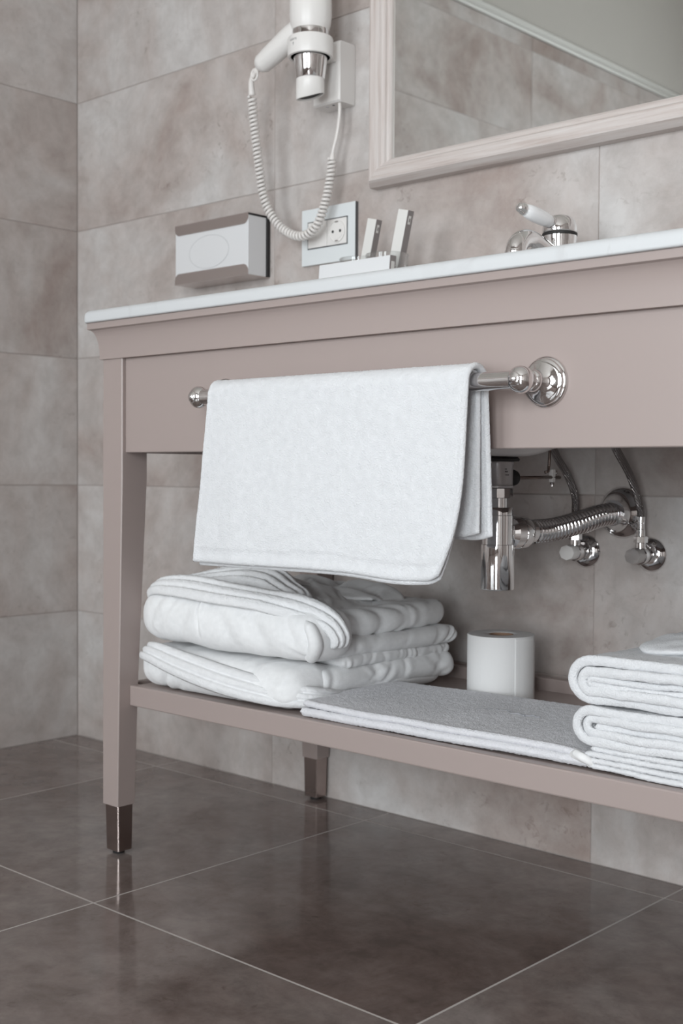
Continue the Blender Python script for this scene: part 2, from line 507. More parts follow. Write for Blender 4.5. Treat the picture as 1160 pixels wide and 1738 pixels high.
def glass(name, rough=0.0, tint=(1, 1, 1), fac=0.12):
    m, N, L, B = new_mat(name); N.remove(B)
    t = N.new('ShaderNodeBsdfTransparent'); t.inputs[0].default_value = (*tint, 1)
    g = N.new('ShaderNodeBsdfGlossy'); g.inputs['Roughness'].default_value = 0.03
    lw = N.new('ShaderNodeLayerWeight'); lw.inputs['Blend'].default_value = 0.35
    mul = N.new('ShaderNodeMath'); mul.operation = 'MULTIPLY_ADD'; mul.inputs[1].default_value = 0.7; mul.inputs[2].default_value = fac * 0.4
    L.new(lw.outputs['Facing'], mul.inputs[0])
    mx = N.new('ShaderNodeMixShader'); L.new(mul.outputs[0], mx.inputs[0]); L.new(t.outputs[0], mx.inputs[1]); L.new(g.outputs[0], mx.inputs[2])
    L.new(mx.outputs[0], N['Material Output'].inputs['Surface'])
    return m
M['glass'] = glass('clear_glass', tint=(0.97, 0.98, 0.98))
M['pane'] = glass('window_pane', tint=(0.97, 0.985, 0.985), fac=0.05)

# ------------------------------------------------------------------ the room
RX, RY, RZ = 3.95, -3.60, 2.70
TH = 0.30          # wall tile height
TW = 0.745         # wall tile width
TT = 2.15          # tiling ends here
G = 0.0011         # half a joint

def struct(name, geo, mat, smooth=False):
    o = obj(name, geo, mat, None, smooth); o['kind'] = 'structure'; return o

_tm = {}
def tile_mesh(w, h, axis, mat):
    """flat tile with a small chamfer; face towards the room; axis: 'y' back wall, 'x' left wall, 'z' floor"""
    key = (round(w, 4), round(h, 4), axis)
    if key in _tm: return _tm[key]
    c = 0.0007; t = 0.008; v = []
    for d, ins in ((0, 0), (t - c, 0), (t, c)):
        for sx, sy in ((-1, -1), (1, -1), (1, 1), (-1, 1)):
            a, b = sx * (w / 2 - ins), sy * (h / 2 - ins)
            v.append({'y': (a, -d, b), 'x': (d, -a, b), 'z': (a, b, d)}[axis])
    f = [(3, 2, 1, 0), (8, 9, 10, 11)]
    for k in (0, 4):
        for i in range(4):
            j = (i + 1) % 4; f.append((k + i, k + j, k + 4 + j, k + 4 + i))
    me = mesh_from(v, f, False, 'tile'); me.materials.append(mat)
    bm = bmesh.new(); bm.from_mesh(me); bmesh.ops.recalc_face_normals(bm, faces=bm.faces); bm.to_mesh(me); bm.free()
    _tm[key] = me
    return me

def put_tile(me, loc, parent):
    o = bpy.data.objects.new('tile', me); COL.objects.link(o); o.parent = parent
    o.location = tuple(np.array(loc) - WPOS[parent.name]); return o

GR = 0.0012        # how far the joints lie behind the tile faces
# floor
floor = struct('floor', box(-0.1, RX + 0.1, RY - 0.1, 0.1, -0.12, -0.0004), M['floor_grout'])
fx = [0.0] + [0.382 + 0.6 * k for k in range(6) if 0.382 + 0.6 * k < RX] + [RX]
fy = [0.0] + [-0.069 - 0.6 * k for k in range(6) if -0.069 - 0.6 * k > RY] + [RY]
for i in range(len(fx) - 1):
    for j in range(len(fy) - 1):
        x0, x1, y1, y0 = fx[i] + G * 1.35, fx[i + 1] - G * 1.35, fy[j] - G * 1.35, fy[j + 1] + G * 1.35
        put_tile(tile_mesh(x1 - x0, y1 - y0, 'z', M['floor_tile']), ((x0 + x1) / 2, (y0 + y1) / 2, -0.008), floor)
# back wall, tiled
wall_back = struct('wall_back', box(-0.1, RX + 0.1, GR, 0.12, 0, TT), M['wall_grout'])
wx = [0.0] + [0.6685 + TW * k for k in range(5) if 0.6685 + TW * k < RX] + [RX]
for i in range(len(wx) - 1):
    for k in range(8):
        x0, x1, z0, z1 = wx[i] + G * 0.8, wx[i + 1] - G * 0.8, k * TH + G * 0.8, min(TT, (k + 1) * TH) - G * 0.8
        put_tile(tile_mesh(x1 - x0, z1 - z0, 'y', M['wall_tile']), ((x0 + x1) / 2, 0.008, (z0 + z1) / 2), wall_back)
# left wall, tiled
wall_left = struct('wall_left', box(-0.12, -GR, RY - 0.1, 0.1, 0, TT), M['wall_grout'])
wy = [0.0] + [-0.43 - TW * k for k in range(5) if -0.43 - TW * k > RY] + [RY]
for j in range(len(wy) - 1):
    for k in range(8):
        y1, y0, z0, z1 = wy[j] - G * 0.8, wy[j + 1] + G * 0.8, k * TH + G * 0.8, min(TT, (k + 1) * TH) - G * 0.8
        put_tile(tile_mesh(y1 - y0, z1 - z0, 'x', M['wall_tile']), (-0.008, (y0 + y1) / 2, (z0 + z1) / 2), wall_left)
# moulded cap above the tiles, painted walls over it
capL = [(-0.02, TT), (0.008, TT), (0.012, TT + 0.008), (0.008, TT + 0.015), (0.013, TT + 0.020), (0.016, TT + 0.030), (0.010, TT + 0.038), (-0.02, TT + 0.038)]
struct('trim_1', extrude_profile(capL, RY, 0.0, 1), M['trim'])
struct('trim_2', extrude_profile([(-a, b) for a, b in capL], 0.0, RX, 0), M['trim'])
struct('wall_left_upper', box(-0.12, 0, RY - 0.1, 0.1, TT, RZ), M['wall_paint'])
struct('wall_back_upper', box(-0.1, RX + 0.1, 0, 0.12, TT, RZ), M['wall_paint'])
struct('wall_right', box(RX, RX + 0.12, RY - 0.1, 0.12, 0, RZ), M['wall_tile'])
struct('ceiling', box(-0.12, RX + 0.12, RY - 0.12, 0.12, RZ, RZ + 0.1), M['ceiling_paint'])
# front wall with the window the daylight comes through (behind the camera); the second opening is added for fill
WINS = [(2.55, 3.72, 0.12, 2.35), (0.60, 2.00, 0.35, 2.25)]  # second entry is made up to go with the added fill lamp
fw = MB()
xs_ = [-0.12, WINS[1][0], WINS[1][1], WINS[0][0], WINS[0][1], RX + 0.12]
for k in range(5):
    a, b = xs_[k], xs_[k + 1]
    w_ = [w for w in WINS if abs(w[0] - a) < 1e-6]
    if w_:
        fw.add(*box(a, b, RY - 0.12, RY, 0, w_[0][2])); fw.add(*box(a, b, RY - 0.12, RY, w_[0][3], RZ))
    else:
        fw.add(*box(a, b, RY - 0.12, RY, 0, RZ))
struct('wall_front', fw, M['wall_tile'])
for k, (x0, x1, z0, z1) in enumerate(WINS):
    win = MB(); xm_ = (x0 + x1) / 2
    for b in ((x0, x0 + 0.06, z0, z1), (x1 - 0.06, x1, z0, z1), (x0, x1, z0, z0 + 0.06), (x0, x1, z1 - 0.06, z1), (xm_ - 0.03, xm_ + 0.03, z0, z1)):
        win.add(*box(b[0], b[1], RY - 0.09, RY - 0.03, b[2], b[3], 0.004, 1))
    w1 = struct('window_%d' % (k + 1), win, M['ceiling_paint'])  # the second frame is invented, only dresses the added fill lamp
    for a, b in ((x0 + 0.06, xm_ - 0.03), (xm_ + 0.03, x1 - 0.06)):
        obj('pane', box(a, b, RY - 0.065, RY - 0.06, z0 + 0.06, z1 - 0.06), M['pane'], w1, False)

# ------------------------------------------------------------------ washstand
XL, XR = 0.792, 2.034            # outer faces of the left and right legs
YF, YB = -0.512, -0.003
van = thing('washstand', (1.413, -0.26, 0), 'taupe painted open washstand on four tapered legs with a low shelf', 'washstand')

def leg_geo(xo, sx, yo, sy):
    """square tapered leg; outer faces upright, the two inner faces taper. xo/yo outer faces, sx/sy inward signs"""
    rows = [(0.082, 0.0400, 0.0360), (0.30, 0.0440, 0.0410), (0.62, 0.0515, 0.0520), (0.817, 0.0515, 0.0520)]
    c = 0.0015; secs = []
    for z, w, d in rows:
        a0, a1, b0, b1 = xo, xo + sx * w, yo, yo + sy * d
        secs.append([(a0 + sx * c, b0, z), (a1 - sx * c, b0, z), (a1, b0 + sy * c, z), (a1, b1 - sy * c, z), (a1 - sx * c, b1, z), (a0 + sx * c, b1, z), (a0, b1 - sy * c, z), (a0, b0 + sy * c, z)])
    return loft(secs)

def foot_geo(xo, sx, yo, sy):
    a0, a1, b0, b1 = xo + sx * 0.003, xo + sx * 0.0375, yo + sy * 0.003, yo + sy * 0.034
    t0, t1, u0, u1 = xo + sx * 0.0045, xo + sx * 0.0365, yo + sy * 0.0045, yo + sy * 0.033
    c = 0.0012; secs = []
    for z, (p0, p1, q0, q1) in ((0.006, (t0, t1, u0, u1)), (0.084, (a0, a1, b0, b1))):
        secs.append([(p0 + sx * c, q0, z), (p1 - sx * c, q0, z), (p1, q0 + sy * c, z), (p1, q1 - sy * c, z), (p1 - sx * c, q1, z), (p0 + sx * c, q1, z), (p0, q1 - sy * c, z), (p0, q0 + sy * c, z)])
    return loft(secs)

for xo, sx in ((XL, 1), (XR, -1)):
    for yo, sy in ((YF, 1), (YB, -1)):
        lg = obj('leg', leg_geo(xo, sx, yo, sy), M['paint'], van, False)
        ft = obj('metal_foot', foot_geo(xo, sx, yo, sy), M['bronze'], lg, False, label='brushed nickel foot sleeve')
        cx, cy = xo + sx * 0.0198, yo + sy * 0.018
        obj('foot_pad', lathe([(0.0095, 0), (0.010, 0.001), (0.010, 0.0065)], (cx, cy, 0), n=20), M['rubber'], van, True, auto=40)
# aprons
obj('apron_panel', box(XL + 0.052, XR - 0.052, -0.5055, -0.4855, 0.664, 0.817, 0.0012, 1), M['paint'], van, False)
for xa in (XL + 0.006, XR - 0.026):
    obj('side_apron', box(xa, xa + 0.02, -0.458, -0.055, 0.664, 0.817, 0.0012, 1), M['paint'], van, False)
obj('back_rail', box(XL + 0.052, XR - 0.052, -0.028, -0.008, 0.742, 0.817, 0.0012, 1), M['paint'], van, False)
# shelf
obj('shelf_board', box(XL + 0.042, XR - 0.042, -0.472, -0.040, 0.258, 0.2795), M['paint'], van, False)
obj('shelf_front_rail', box(XL + 0.0432, XR - 0.0432, -0.490, -0.472, 0.2475, 0.2815, 0.0025, 2), M['paint'], van, False)
obj('shelf_back_rail', box(XL + 0.0432, XR - 0.0432, -0.040, -0.024, 0.2475, 0.300, 0.002, 2), M['paint'], van, False)
for xa in (XL + 0.012, XR - 0.030):
    obj('shelf_side_rail', box(xa, xa + 0.018, -0.470, -0.042, 0.2475, 0.2815, 0.002, 1), M['paint'], van, False)
# cornice under the worktop: bead, cove, fillet
cor = [(0.000, 0.8165), (0.003, 0.8165), (0.003, 0.823)]
for k in range(9):
    t = k / 8 * PI / 2
    cor.append((0.003 + 0.0125 * (1 - math.cos(t)), 0.823 + 0.0415 * math.sin(t)))
cor += [(0.0175, 0.8655), (0.0175, 0.8755), (0.0, 0.8755)]
def cornice(prof):
    """sweep round front and both ends with mitred corners"""
    m = MB(); secs = []
    for cx, cy, dx, dy in ((XL, -0.01, -1, 0), (XL, YF - 0.001, -1, -1), (XR, YF - 0.001, 1, -1), (XR, -0.01, 1, 0)):
        secs.append([(cx + dx * o - (dx * 0.003), cy + dy * o - (dy * 0.003 if dy else 0), z) for o, z in [(p[0] + 0.003, p[1]) for p in prof]])
    n = len(prof); v = [p for s in secs for p in s]; f = []
    for j in range(3):
        for i in range(n):
            k = (i + 1) % n; f.append((j * n + i, j * n + k, (j + 1) * n + k, (j + 1) * n + i))
    f += [tuple(range(n)), tuple(3 * n + i for i in range(n))]
    return v, f
obj('cornice_moulding', cornice([(p[0] - 0.0 if i not in (0, len(cor) - 1) else -0.03, p[1]) for i, p in enumerate(cor)]), M['paint'], van, True, auto=25)

# marble worktop with a rounded nose
ctop = []
CX0, CX1, CYF, CZ0, CZ1 = XL - 0.0245, XR + 0.0245, -0.5365, 0.8757, 0.8965
def worktop():
    prof = [(0.0, CZ0)]
    for k in range(7):
        t = -PI / 2 + PI / 2 * k / 6; prof.append((-0.003 + 0.003 * math.cos(t), CZ0 + 0.003 + 0.003 * math.sin(t)))
    for k in range(9):
        t = PI / 2 * k / 8; prof.append((-0.011 + 0.011 * math.cos(t), CZ1 - 0.011 + 0.011 * math.sin(t)))
    prof = prof[1:]
    n = len(prof); v = []; f = []
    rc = 0.012
    path = [(CX0, -0.002, -1, 0)]
    for k in range(7):
        a = PI + PI / 2 * k / 6
        path.append((CX0 + rc, CYF + rc, math.cos(a), math.sin(a)))
    for k in range(7):
        a = 1.5 * PI + PI / 2 * k / 6
        path.append((CX1 - rc, CYF + rc, math.cos(a), math.sin(a)))
    path.append((CX1, -0.002, 1, 0))
    m = len(path)
    for i, (px, py, dx, dy) in enumerate(path):
        R = 0.0 if i in (0, m - 1) else rc
        for o, z in prof: v.append((px + dx * (R + o), py + dy * (R + o), z))
    for j in range(m - 1):
        for i in range(n - 1):
            f.append((j * n + i, j * n + i + 1, (j + 1) * n + i + 1, (j + 1) * n + i))
    f.append(tuple(j * n for j in range(m))); f.append(tuple(j * n + n - 1 for j in range(m))[::-1])
    f.append(tuple(range(n))); f.append(tuple((m - 1) * n + i for i in range(n)))
    return v, f
wt = obj('worktop', worktop(), M['marble'], None, True, auto=30)
tag(wt, 'long white marble worktop with rounded front edge on the washstand', 'worktop')

# ------------------------------------------------------------------ basin under the worktop
SX, SY = 1.4095, -0.262
bas = thing('washbasin', (SX, SY, 0.655), 'white ceramic basin underside showing below the taupe apron panel', 'basin')
pr = [(0.026, 0.658), (0.044, 0.6595), (0.060, 0.664), (0.090, 0.676), (0.125, 0.705), (0.150, 0.750), (0.162, 0.80), (0.168, 0.8745), (0.155, 0.8745), (0.150, 0.82), (0.135, 0.76), (0.11, 0.72), (0.06, 0.695), (0.026, 0.690)]
v, f = lathe([(a, b) for a, b in pr], (SX, SY, 0), n=48, sx=0.71, sy=1.2, frame=(Vector((0, 1, 0)), Vector((1, 0, 0)), Vector((0, 0, 1))))
obj('bowl', (v, f), M['ceramic'], bas, True, auto=60)

# ------------------------------------------------------------------ drain, bottle trap and waste pipe
trap = thing('bottle_trap', (SX, SY, 0.463), 'chrome bottle trap and ribbed waste pipe under the basin', 'trap')
A = (SX, SY, 0)
obj('gasket', lathe([(0.020, 0.651), (0.030, 0.6515), (0.031, 0.6545), (0.028, 0.6578), (0.020, 0.6578)], A, n=36), M['rubber'], trap, True, auto=50)
cup = obj('drain_cup', lathe([(0.017, 0.6125), (0.0215, 0.613), (0.0222, 0.616), (0.0212, 0.617), (0.0212, 0.645), (0.0225, 0.648), (0.0225, 0.651), (0.0175, 0.651)], A, n=40), M['drain_grey'], trap, True, auto=40)
obj('nut', lathe([(0.0205, 0.598), (0.0212, 0.5985), (0.0212, 0.6118), (0.0205, 0.6122)], A, n=12), M['chrome'], trap, False)
obj('inlet_tube', lathe([(0.0140, 0.583), (0.0140, 0.6005)], A, n=32), M['chrome'], trap, True, auto=40)
obj('collar', lathe([(0.0150, 0.5845), (0.0222, 0.5845), (0.0225, 0.584), (0.0225, 0.5735), (0.0220, 0.573)], A, n=40), M['chrome'], trap, True, auto=40)
obj('trap_cup', lathe([(0.0226, 0.573), (0.0230, 0.5725), (0.0232, 0.5305), (0.0245, 0.530), (0.0245, 0.466), (0.0238, 0.4645), (0.0215, 0.4635)], A, n=48), M['chrome'], trap, True, auto=35)
# outlet towards the back wall
OZ = 0.5465
obj('outlet_nut', lathe([(0.0180, 0.018), (0.0238, 0.024), (0.0238, 0.040), (0.0245, 0.0405), (0.0245, 0.054), (0.0215, 0.060), (0.0168, 0.0605)], (SX, SY, OZ), (0.12, 1, 0.0), n=36), M['chrome'], trap, True, auto=35)
obj('outlet_tube', lathe([(0.0166, 0.058), (0.0166, 0.083)], (SX, SY, OZ), (0.12, 1, 0.0), n=32), M['chrome'], trap, True, auto=35)
pp = resample(catmull([(SX + 0.009, SY + 0.077, OZ), (SX + 0.016, SY + 0.12, OZ + 0.002), (SX + 0.032, SY + 0.17, OZ + 0.012), (SX + 0.044, SY + 0.215, OZ + 0.0225), (1.463, -0.010, 0.5725)], 80), 26 * 8)
rad = 0.0172 + 0.0012 * np.cos(np.arange(26 * 8) * 2 * PI / 8)
obj('ribbed_pipe', tube(pp, rad, 28), M['chrome'], trap, True)
obj('wall_rose', lathe([(0.0190, 0.030), (0.0205, 0.030), (0.0225, 0.024), (0.0275, 0.013), (0.0355, 0.007), (0.0405, 0.004), (0.0412, 0.0005)], (1.4640, 0.0, 0.573), (0, -1, 0), n=44), M['chrome'], trap, True, auto=50)
# pop-up lever
pn = obj('pivot_nut', lathe([(0.007, 0.019), (0.0085, 0.020), (0.0085, 0.024), (0.0115, 0.026), (0.0125, 0.030), (0.0110, 0.0355), (0.006, 0.0375)], (SX, SY, 0.6275), (0.12, 1, 0), n=24), M['rubber'], trap, True, auto=50)
obj('pivot_rod', tube([(SX + 0.004, SY + 0.034, 0.6275), (SX + 0.010, SY + 0.148, 0.6285)], 0.0026, 10), M['brass'], trap)
CLX, CLY = SX + 0.008, SY + 0.130
cl = obj('rod_clip', box(CLX - 0.0035, CLX + 0.0035, CLY - 0.0045, CLY + 0.0045, 0.621, 0.641, 0.001, 1), M['white_plastic'], trap, False)
obj('clip_screw', lathe([(0.0032, 0), (0.0035, 0.001), (0.0035, 0.006), (0.002, 0.007)], (CLX, CLY, 0.6205), (0, 0, -1), n=10), M['dull_chrome'], cl, True, auto=40)
obj('clip_screw', lathe([(0.0032, 0), (0.0035, 0.001), (0.0035, 0.006), (0.002, 0.007)], (CLX, CLY + 0.004, 0.636), (0, 1, 0), n=10), M['dull_chrome'], cl, True, auto=40)
obj('lift_rod', tube([(CLX - 0.004, CLY - 0.014, 0.636), (CLX - 0.002, CLY - 0.008, 0.6375), (CLX - 0.001, CLY - 0.0075, 0.646), (CLX, CLY + 0.001, 0.78)], 0.0023, 10), M['brass'], trap)
# stamped marks on the drain cup
def on_cyl(cx, cy, r, marks, depth=0.0004):
    m = MB()
    for a0, a1, z0, z1 in marks:
        v = []
        for k in range(5):
            a = a0 + (a1 - a0) * k / 4
            for rr in (r - 0.0006, r + depth):
                for z in (z0, z1): v.append((cx + rr * math.cos(a), cy + rr * math.sin(a), z))
        f = []
        for k in range(4):
            o = k * 4; f += [(o, o + 4, o + 5, o + 1), (o + 2, o + 3, o + 7, o + 6), (o, o + 2, o + 6, o + 4), (o + 1, o + 5, o + 7, o + 3)]
        f += [(0, 1, 3, 2), (16, 18, 19, 17)]
        m.add(v, f)
    return m
mk = []
for row, (z, n) in enumerate(((0.6395, 2), (0.6355, 3), (0.6310, 4))):
    for k in range(n):
        a = -0.50 + k * 0.085 + row * 0.01
        mk.append((a, a + 0.055, z, z + (0.0022 if row == 1 else 0.0014)))
obj('stamped_mark', on_cyl(SX, SY, 0.0212, mk, 0.0002), M['black'], cup, False)

# ------------------------------------------------------------------ angle valves and hoses
def valve(x, z, label, hdl, hmat):
    t = thing('angle_valve', (x, 0, z), label, 'valve', None)
    obj('wall_rose', lathe([(0.014, 0.010), (0.0185, 0.009), (0.0245, 0.004), (0.0270, 0.0015), (0.0272, 0.0003)], (x, 0, z), (0, -1, 0), n=36), M['chrome'], t, True, auto=50)
    obj('valve_body', lathe([(0.0095, 0.006), (0.0095, 0.020), (0.0135, 0.022), (0.0140, 0.026), (0.0140, 0.038), (0.0120, 0.040), (0.008, 0.0405)], (x, 0, z), (0, -1, 0), n=28), M['chrome'], t, True, auto=40)
    obj('outlet', lathe([(0.0085, 0.004), (0.0085, 0.020), (0.0070, 0.0205)], (x, -0.033, z), (0, 0, 1), n=24), M['chrome'], t, True, auto=40)
    obj('hex_nut', lathe([(0.0095, 0.0195), (0.0108, 0.0202), (0.0108, 0.0295), (0.0095, 0.030)], (x, -0.033, z), (0, 0, 1), n=6), M['chrome'], t, False)
    # oval turning handle
    obj('handle', lathe([(0.0110, 0.035), (0.0124, 0.036), (0.0130, 0.055), (0.0122, 0.0585), (0.0080, 0.0592)], (x, 0, z), (0, -1, 0), n=8, sx=1.12, sy=0.98), hmat, t, True, auto=50)
    return t
M['handle_grey'] = plain('satin_plastic_chrome', (0.50, 0.475, 0.465), 0.3, 0.8)
valve(1.398, 0.5085, 'chrome angle valve with pale handle left of the ribbed pipe end', 0, M['white_plastic'])
valve(1.515, 0.5085, 'chrome angle valve with grey oval handle, rightmost under the basin', 0, M['handle_grey'])

def hose(x, z, path, label):
    t = thing('supply_hose', (x, -0.033, z), label, 'hose')
    obj('ferrule', lathe([(0.0068, 0.0), (0.0068, 0.010), (0.0058, 0.011), (0.0058, 0.020), (0.0064, 0.0205), (0.0064, 0.030)], (x, -0.033, z), n=20), M['chrome'], t, True, auto=40)
    P = resample(catmull(path, 120), 90)
    obj('braided_sleeve', tube(P, 0.0062, 14), M['braid'], t)
    return t
hose(1.398, 0.5385, [(1.398, -0.033, 0.566), (1.397, -0.034, 0.600), (1.388, -0.045, 0.635), (1.382, -0.070, 0.668), (1.386, -0.095, 0.72), (1.400, -0.105, 0.85)], 'braided steel hose curving up from the pale handled valve')
hose(1.515, 0.5385, [(1.515, -0.033, 0.566), (1.514, -0.035, 0.585), (1.507, -0.052, 0.630), (1.500, -0.085, 0.672), (1.480, -0.110, 0.73), (1.428, -0.110, 0.85)], 'braided steel hose rising from the grey handled valve at right')

# ------------------------------------------------------------------ basin mixer tap
SX = 1.413
tap = thing('basin_tap', (SX, -0.112, 0.8965), 'chrome basin mixer tap with white porcelain lever on the worktop', 'tap')
TB = (SX, -0.112, 0)
obj('tap_body', lathe([(0.0285, 0.8967), (0.0285, 0.901), (0.0255, 0.904), (0.0240, 0.915), (0.0240, 0.975), (0.0250, 0.984), (0.0262, 0.992), (0.0262, 0.9985)], TB, n=40), M['chrome'], tap, True, auto=50)
obj('seal_ring', lathe([(0.0250, 0.9985), (0.0270, 0.999), (0.0270, 1.0025), (0.0250, 1.003)], TB, n=40), M['rubber'], tap, True, auto=50)
obj('dome_cap', lathe([(0.0264, 1.003), (0.0268, 1.006), (0.0262, 1.013), (0.0238, 1.021), (0.0190, 1.0270), (0.0115, 1.0305), (0.0001, 1.0316)], TB, n=40), M['chrome'], tap, True)
sp = resample(catmull([(SX, -0.118, 0.955), (SX, -0.140, 0.968), (SX, -0.168, 0.978), (SX, -0.192, 0.983), (SX, -0.213, 0.979), (SX, -0.226, 0.968), (SX, -0.228, 0.958)], 80), 40)
obj('spout', tube(sp, np.interp(np.linspace(0, 1, 40), [0, 0.3, 0.6, 0.85, 1], [0.0165, 0.0135, 0.0135, 0.0155, 0.0160]), 24), M['chrome'], tap)
obj('aerator', lathe([(0.0150, 0.0), (0.0165, 0.0), (0.0168, 0.003), (0.0160, 0.006), (0.0158, 0.011), (0.0120, 0.0118)], (SX, -0.228, 0.960), (0, -0.15, -1), n=28), M['chrome'], tap, True, auto=50)
ld = Vector((-0.10, -1, 0.16)).normalized(); l0 = Vector((SX, -0.128, 1.016))
obj('lever_socket', lathe([(0.0085, -0.006), (0.0088, 0.003), (0.0098, 0.005), (0.0102, 0.009), (0.0090, 0.011)], l0, ld, n=24), M['chrome'], tap, True, auto=50)
obj('porcelain_lever', lathe([(0.0082, 0.009), (0.0096, 0.012), (0.0112, 0.026), (0.0118, 0.042), (0.0112, 0.058), (0.0092, 0.068), (0.0070, 0.0705)], l0, ld, n=28), M['porcelain'], tap, True, label='white porcelain lever')
obj('lever_finial', lathe([(0.0060, 0.070), (0.0086, 0.0715), (0.0090, 0.0745), (0.0076, 0.0775), (0.0066, 0.079), (0.0072, 0.0815), (0.0060, 0.0845), (0.0001, 0.0855)], l0, ld, n=24), M['chrome'], tap, True)

# ------------------------------------------------------------------ towel rail
rail = thing('towel_rail', (1.368, -0.50, 0.742), 'chrome towel rail with ball ends on the washstand front', 'towel rail')
RYB, RZB = -0.558, 0.742
XA, XB = 1.087, 1.650
obj('bar', lathe([(0.0112, XA - 0.006), (0.0112, XB + 0.006)], (0, RYB, RZB), n=32, frame=(Vector((0, 1, 0)), Vector((0, 0, 1)), Vector((1, 0, 0)))), M['chrome'], rail, True, auto=40)
for X in (XA, XB):
    obj('wall_flange', lathe([(0.0298, 0.0), (0.0305, 0.0015), (0.0298, 0.0035), (0.0272, 0.0045), (0.0280, 0.0060), (0.0268, 0.0080), (0.0225, 0.0090), (0.0225, 0.0100), (0.0180, 0.0120), (0.0110, 0.0155), (0.0085, 0.020)], (X, -0.5055, RZB), (0, -1, 0), n=48), M['chrome'], rail, True, auto=60)
    obj('post', lathe([(0.0085, 0.018), (0.0080, 0.024), (0.0120, 0.0255), (0.0132, 0.0285), (0.0120, 0.0315), (0.0095, 0.033), (0.0105, 0.036), (0.0125, 0.0375), (0.0125, 0.0405), (0.0090, 0.043), (0.0085, 0.05)], (X, -0.5055, RZB), (0, -1, 0), n=32), M['chrome'], rail, True, auto=70)
    bl = obj('ball_finial', sphere((X, RYB, RZB), 0.0162, 28, 18, (1.0, 0.92, 1.0)), M['chrome'], rail)
    obj('finial_tip', lathe([(0.0080, 0.0120), (0.0083, 0.0143), (0.0070, 0.0155), (0.0052, 0.0160), (0.0045, 0.0172), (0.0026, 0.0184), (0.0001, 0.0188)], (X, RYB, RZB), (0, -1, 0), n=20), M['chrome'], bl)

# ------------------------------------------------------------------ towel on the rail
ht = thing('hanging_towel', (1.35, RYB, 0.50), 'white terry towel folded double and hanging over the chrome rail', 'towel')
def drape(R, x0, x1, zf, zb, nb=170, front_out=0.0, back_out=0.0, sh_r=1.0, th=0.0045, seed=1, xb_shift=0.0, nx=200):
    segs = []
    for k in range(90): t = k / 90; segs.append((RYB - R, zf + (RZB - zf) * t, 1 - t, 0))
    for k in range(24): a = PI - PI * k / 24; segs.append((RYB + R * math.cos(a), RZB + R * math.sin(a), 0, 0))
    for k in range(71): t = k / 70; segs.append((RYB + R, RZB + (zb - RZB) * t, 0, t))
    S = np.array(segs); n = len(S)
    u = np.linspace(0, 1, nx)
    P = np.zeros((n, nx, 3))
    w = Wr(seed, 0.0016, 26, (1, 1, 0.45)); w2 = Wr(seed + 5, 0.0007, 80, (1, 1, 0.6))
    for i in range(n):
        y, z, tf, tb = S[i]
        dl = -0.021 * tf ** 1.0
        dr = -(0.010 * tf + 0.026 * max(0, (tf - 0.45) / 0.55) ** 2.2) * sh_r
        X = x0 + (x1 - x0) * u + dl * (1 - u) + dr * u + tb * xb_shift
        # gentle hanging waves
        wave = (0.0045 * np.sin(u * 5.2 + 0.6) * tf + 0.004 * np.exp(-((u - 0.10 - 0.10 * tf) / 0.06) ** 2) * tf)
        Y = y - front_out * tf ** 1.3 - wave * 0.8 + back_out * tb + 0.003 * np.sin(u * 7 + 1) * tb
        Z = np.full(nx, z)
        # lower edge sags towards the right corner, which is rounded
        Z = Z - tf ** 3 * (0.007 * np.exp(-((u - 0.86) / 0.16) ** 2) - 0.006 * np.clip((u - 0.95) / 0.05, 0, 1) ** 2 - 0.004 * u + 0.002)
        Z = Z + tb ** 6 * 0.006 * np.clip((u - 0.93) / 0.07, 0, 1) ** 2
        Q = np.stack([X, Y, Z], 1)
        Q[:, 1] += (w(Q) + w2(Q)) * max(tf, tb * 0.8)
        P[i] = Q
    # woven border, thinner, near the front hem; thick rolled hems along the edges
    s = np.linspace(0, 1, n); T = np.full((n, nx), th)
    zz = P[:, :, 2]; fr = (S[:, 2] > 0)[:, None]
    db = zz - zz[0][None, :]
    T = np.where(fr & (db > 0.009) & (db < 0.021), th * 0.50, T)
    edge = np.minimum(u, 1 - u)[None, :] * (x1 - x0)
    T = np.where(edge < 0.006, th * 1.35, T)
    return sheet(P, T, 0.0025, 0.00022, seed)
obj('outer_layer', drape(0.0195, 1.130, 1.590, 0.5065, 0.5520, front_out=0.008, back_out=0.006, seed=3, xb_shift=0.002, th=0.0055), M['towel'], ht)
obj('inner_layer', drape(0.0138, 1.133, 1.583, 0.5015, 0.5560, front_out=0.006, back_out=-0.002, seed=8, xb_shift=-0.001, th=0.0045, nx=150, sh_r=0.92), M['towel'], ht)

# ------------------------------------------------------------------ bathrobes
ZS = 0.2815
class Cr:
    """soft cloth creases: short curved valleys with a raised lip, scattered along one axis"""
    def __init__(s, seed, axis, lo, hi, n, w=(0.003, 0.008), d=(0.0015, 0.004), slant=0.6, other=2, olo=0.0, ohi=1.0, olen=(0.02, 0.05), extra=()):
        g = np.random.default_rng(seed); s.ax = axis; s.ot = other; s.L = []
        for k in range(n):
            s.L.append((g.uniform(lo, hi), g.uniform(*w), g.uniform(*d), g.normal(0, slant), g.uniform(olo, ohi), g.uniform(*olen), g.normal(0, 5)))
        s.L += list(extra)
    def __call__(s, p):
        p = np.array(p, float); t = p[:, s.ax]; o = p[:, s.ot]; r = np.zeros(len(p))
        for c, w, d, sl, oc, ol, cv in s.L:
            q = o - oc; u = (t - c - sl * q - cv * q * q) / w
            r += (-np.exp(-u * u) + 0.55 * np.exp(-((u - 2.0) / 1.5) ** 2)) * d * np.exp(-(q / ol) ** 2)
        return r

def floor_clamp(z):
    def d(p):
        p = np.array(p); p[:, 2] = np.maximum(p[:, 2], z); return p
    return d

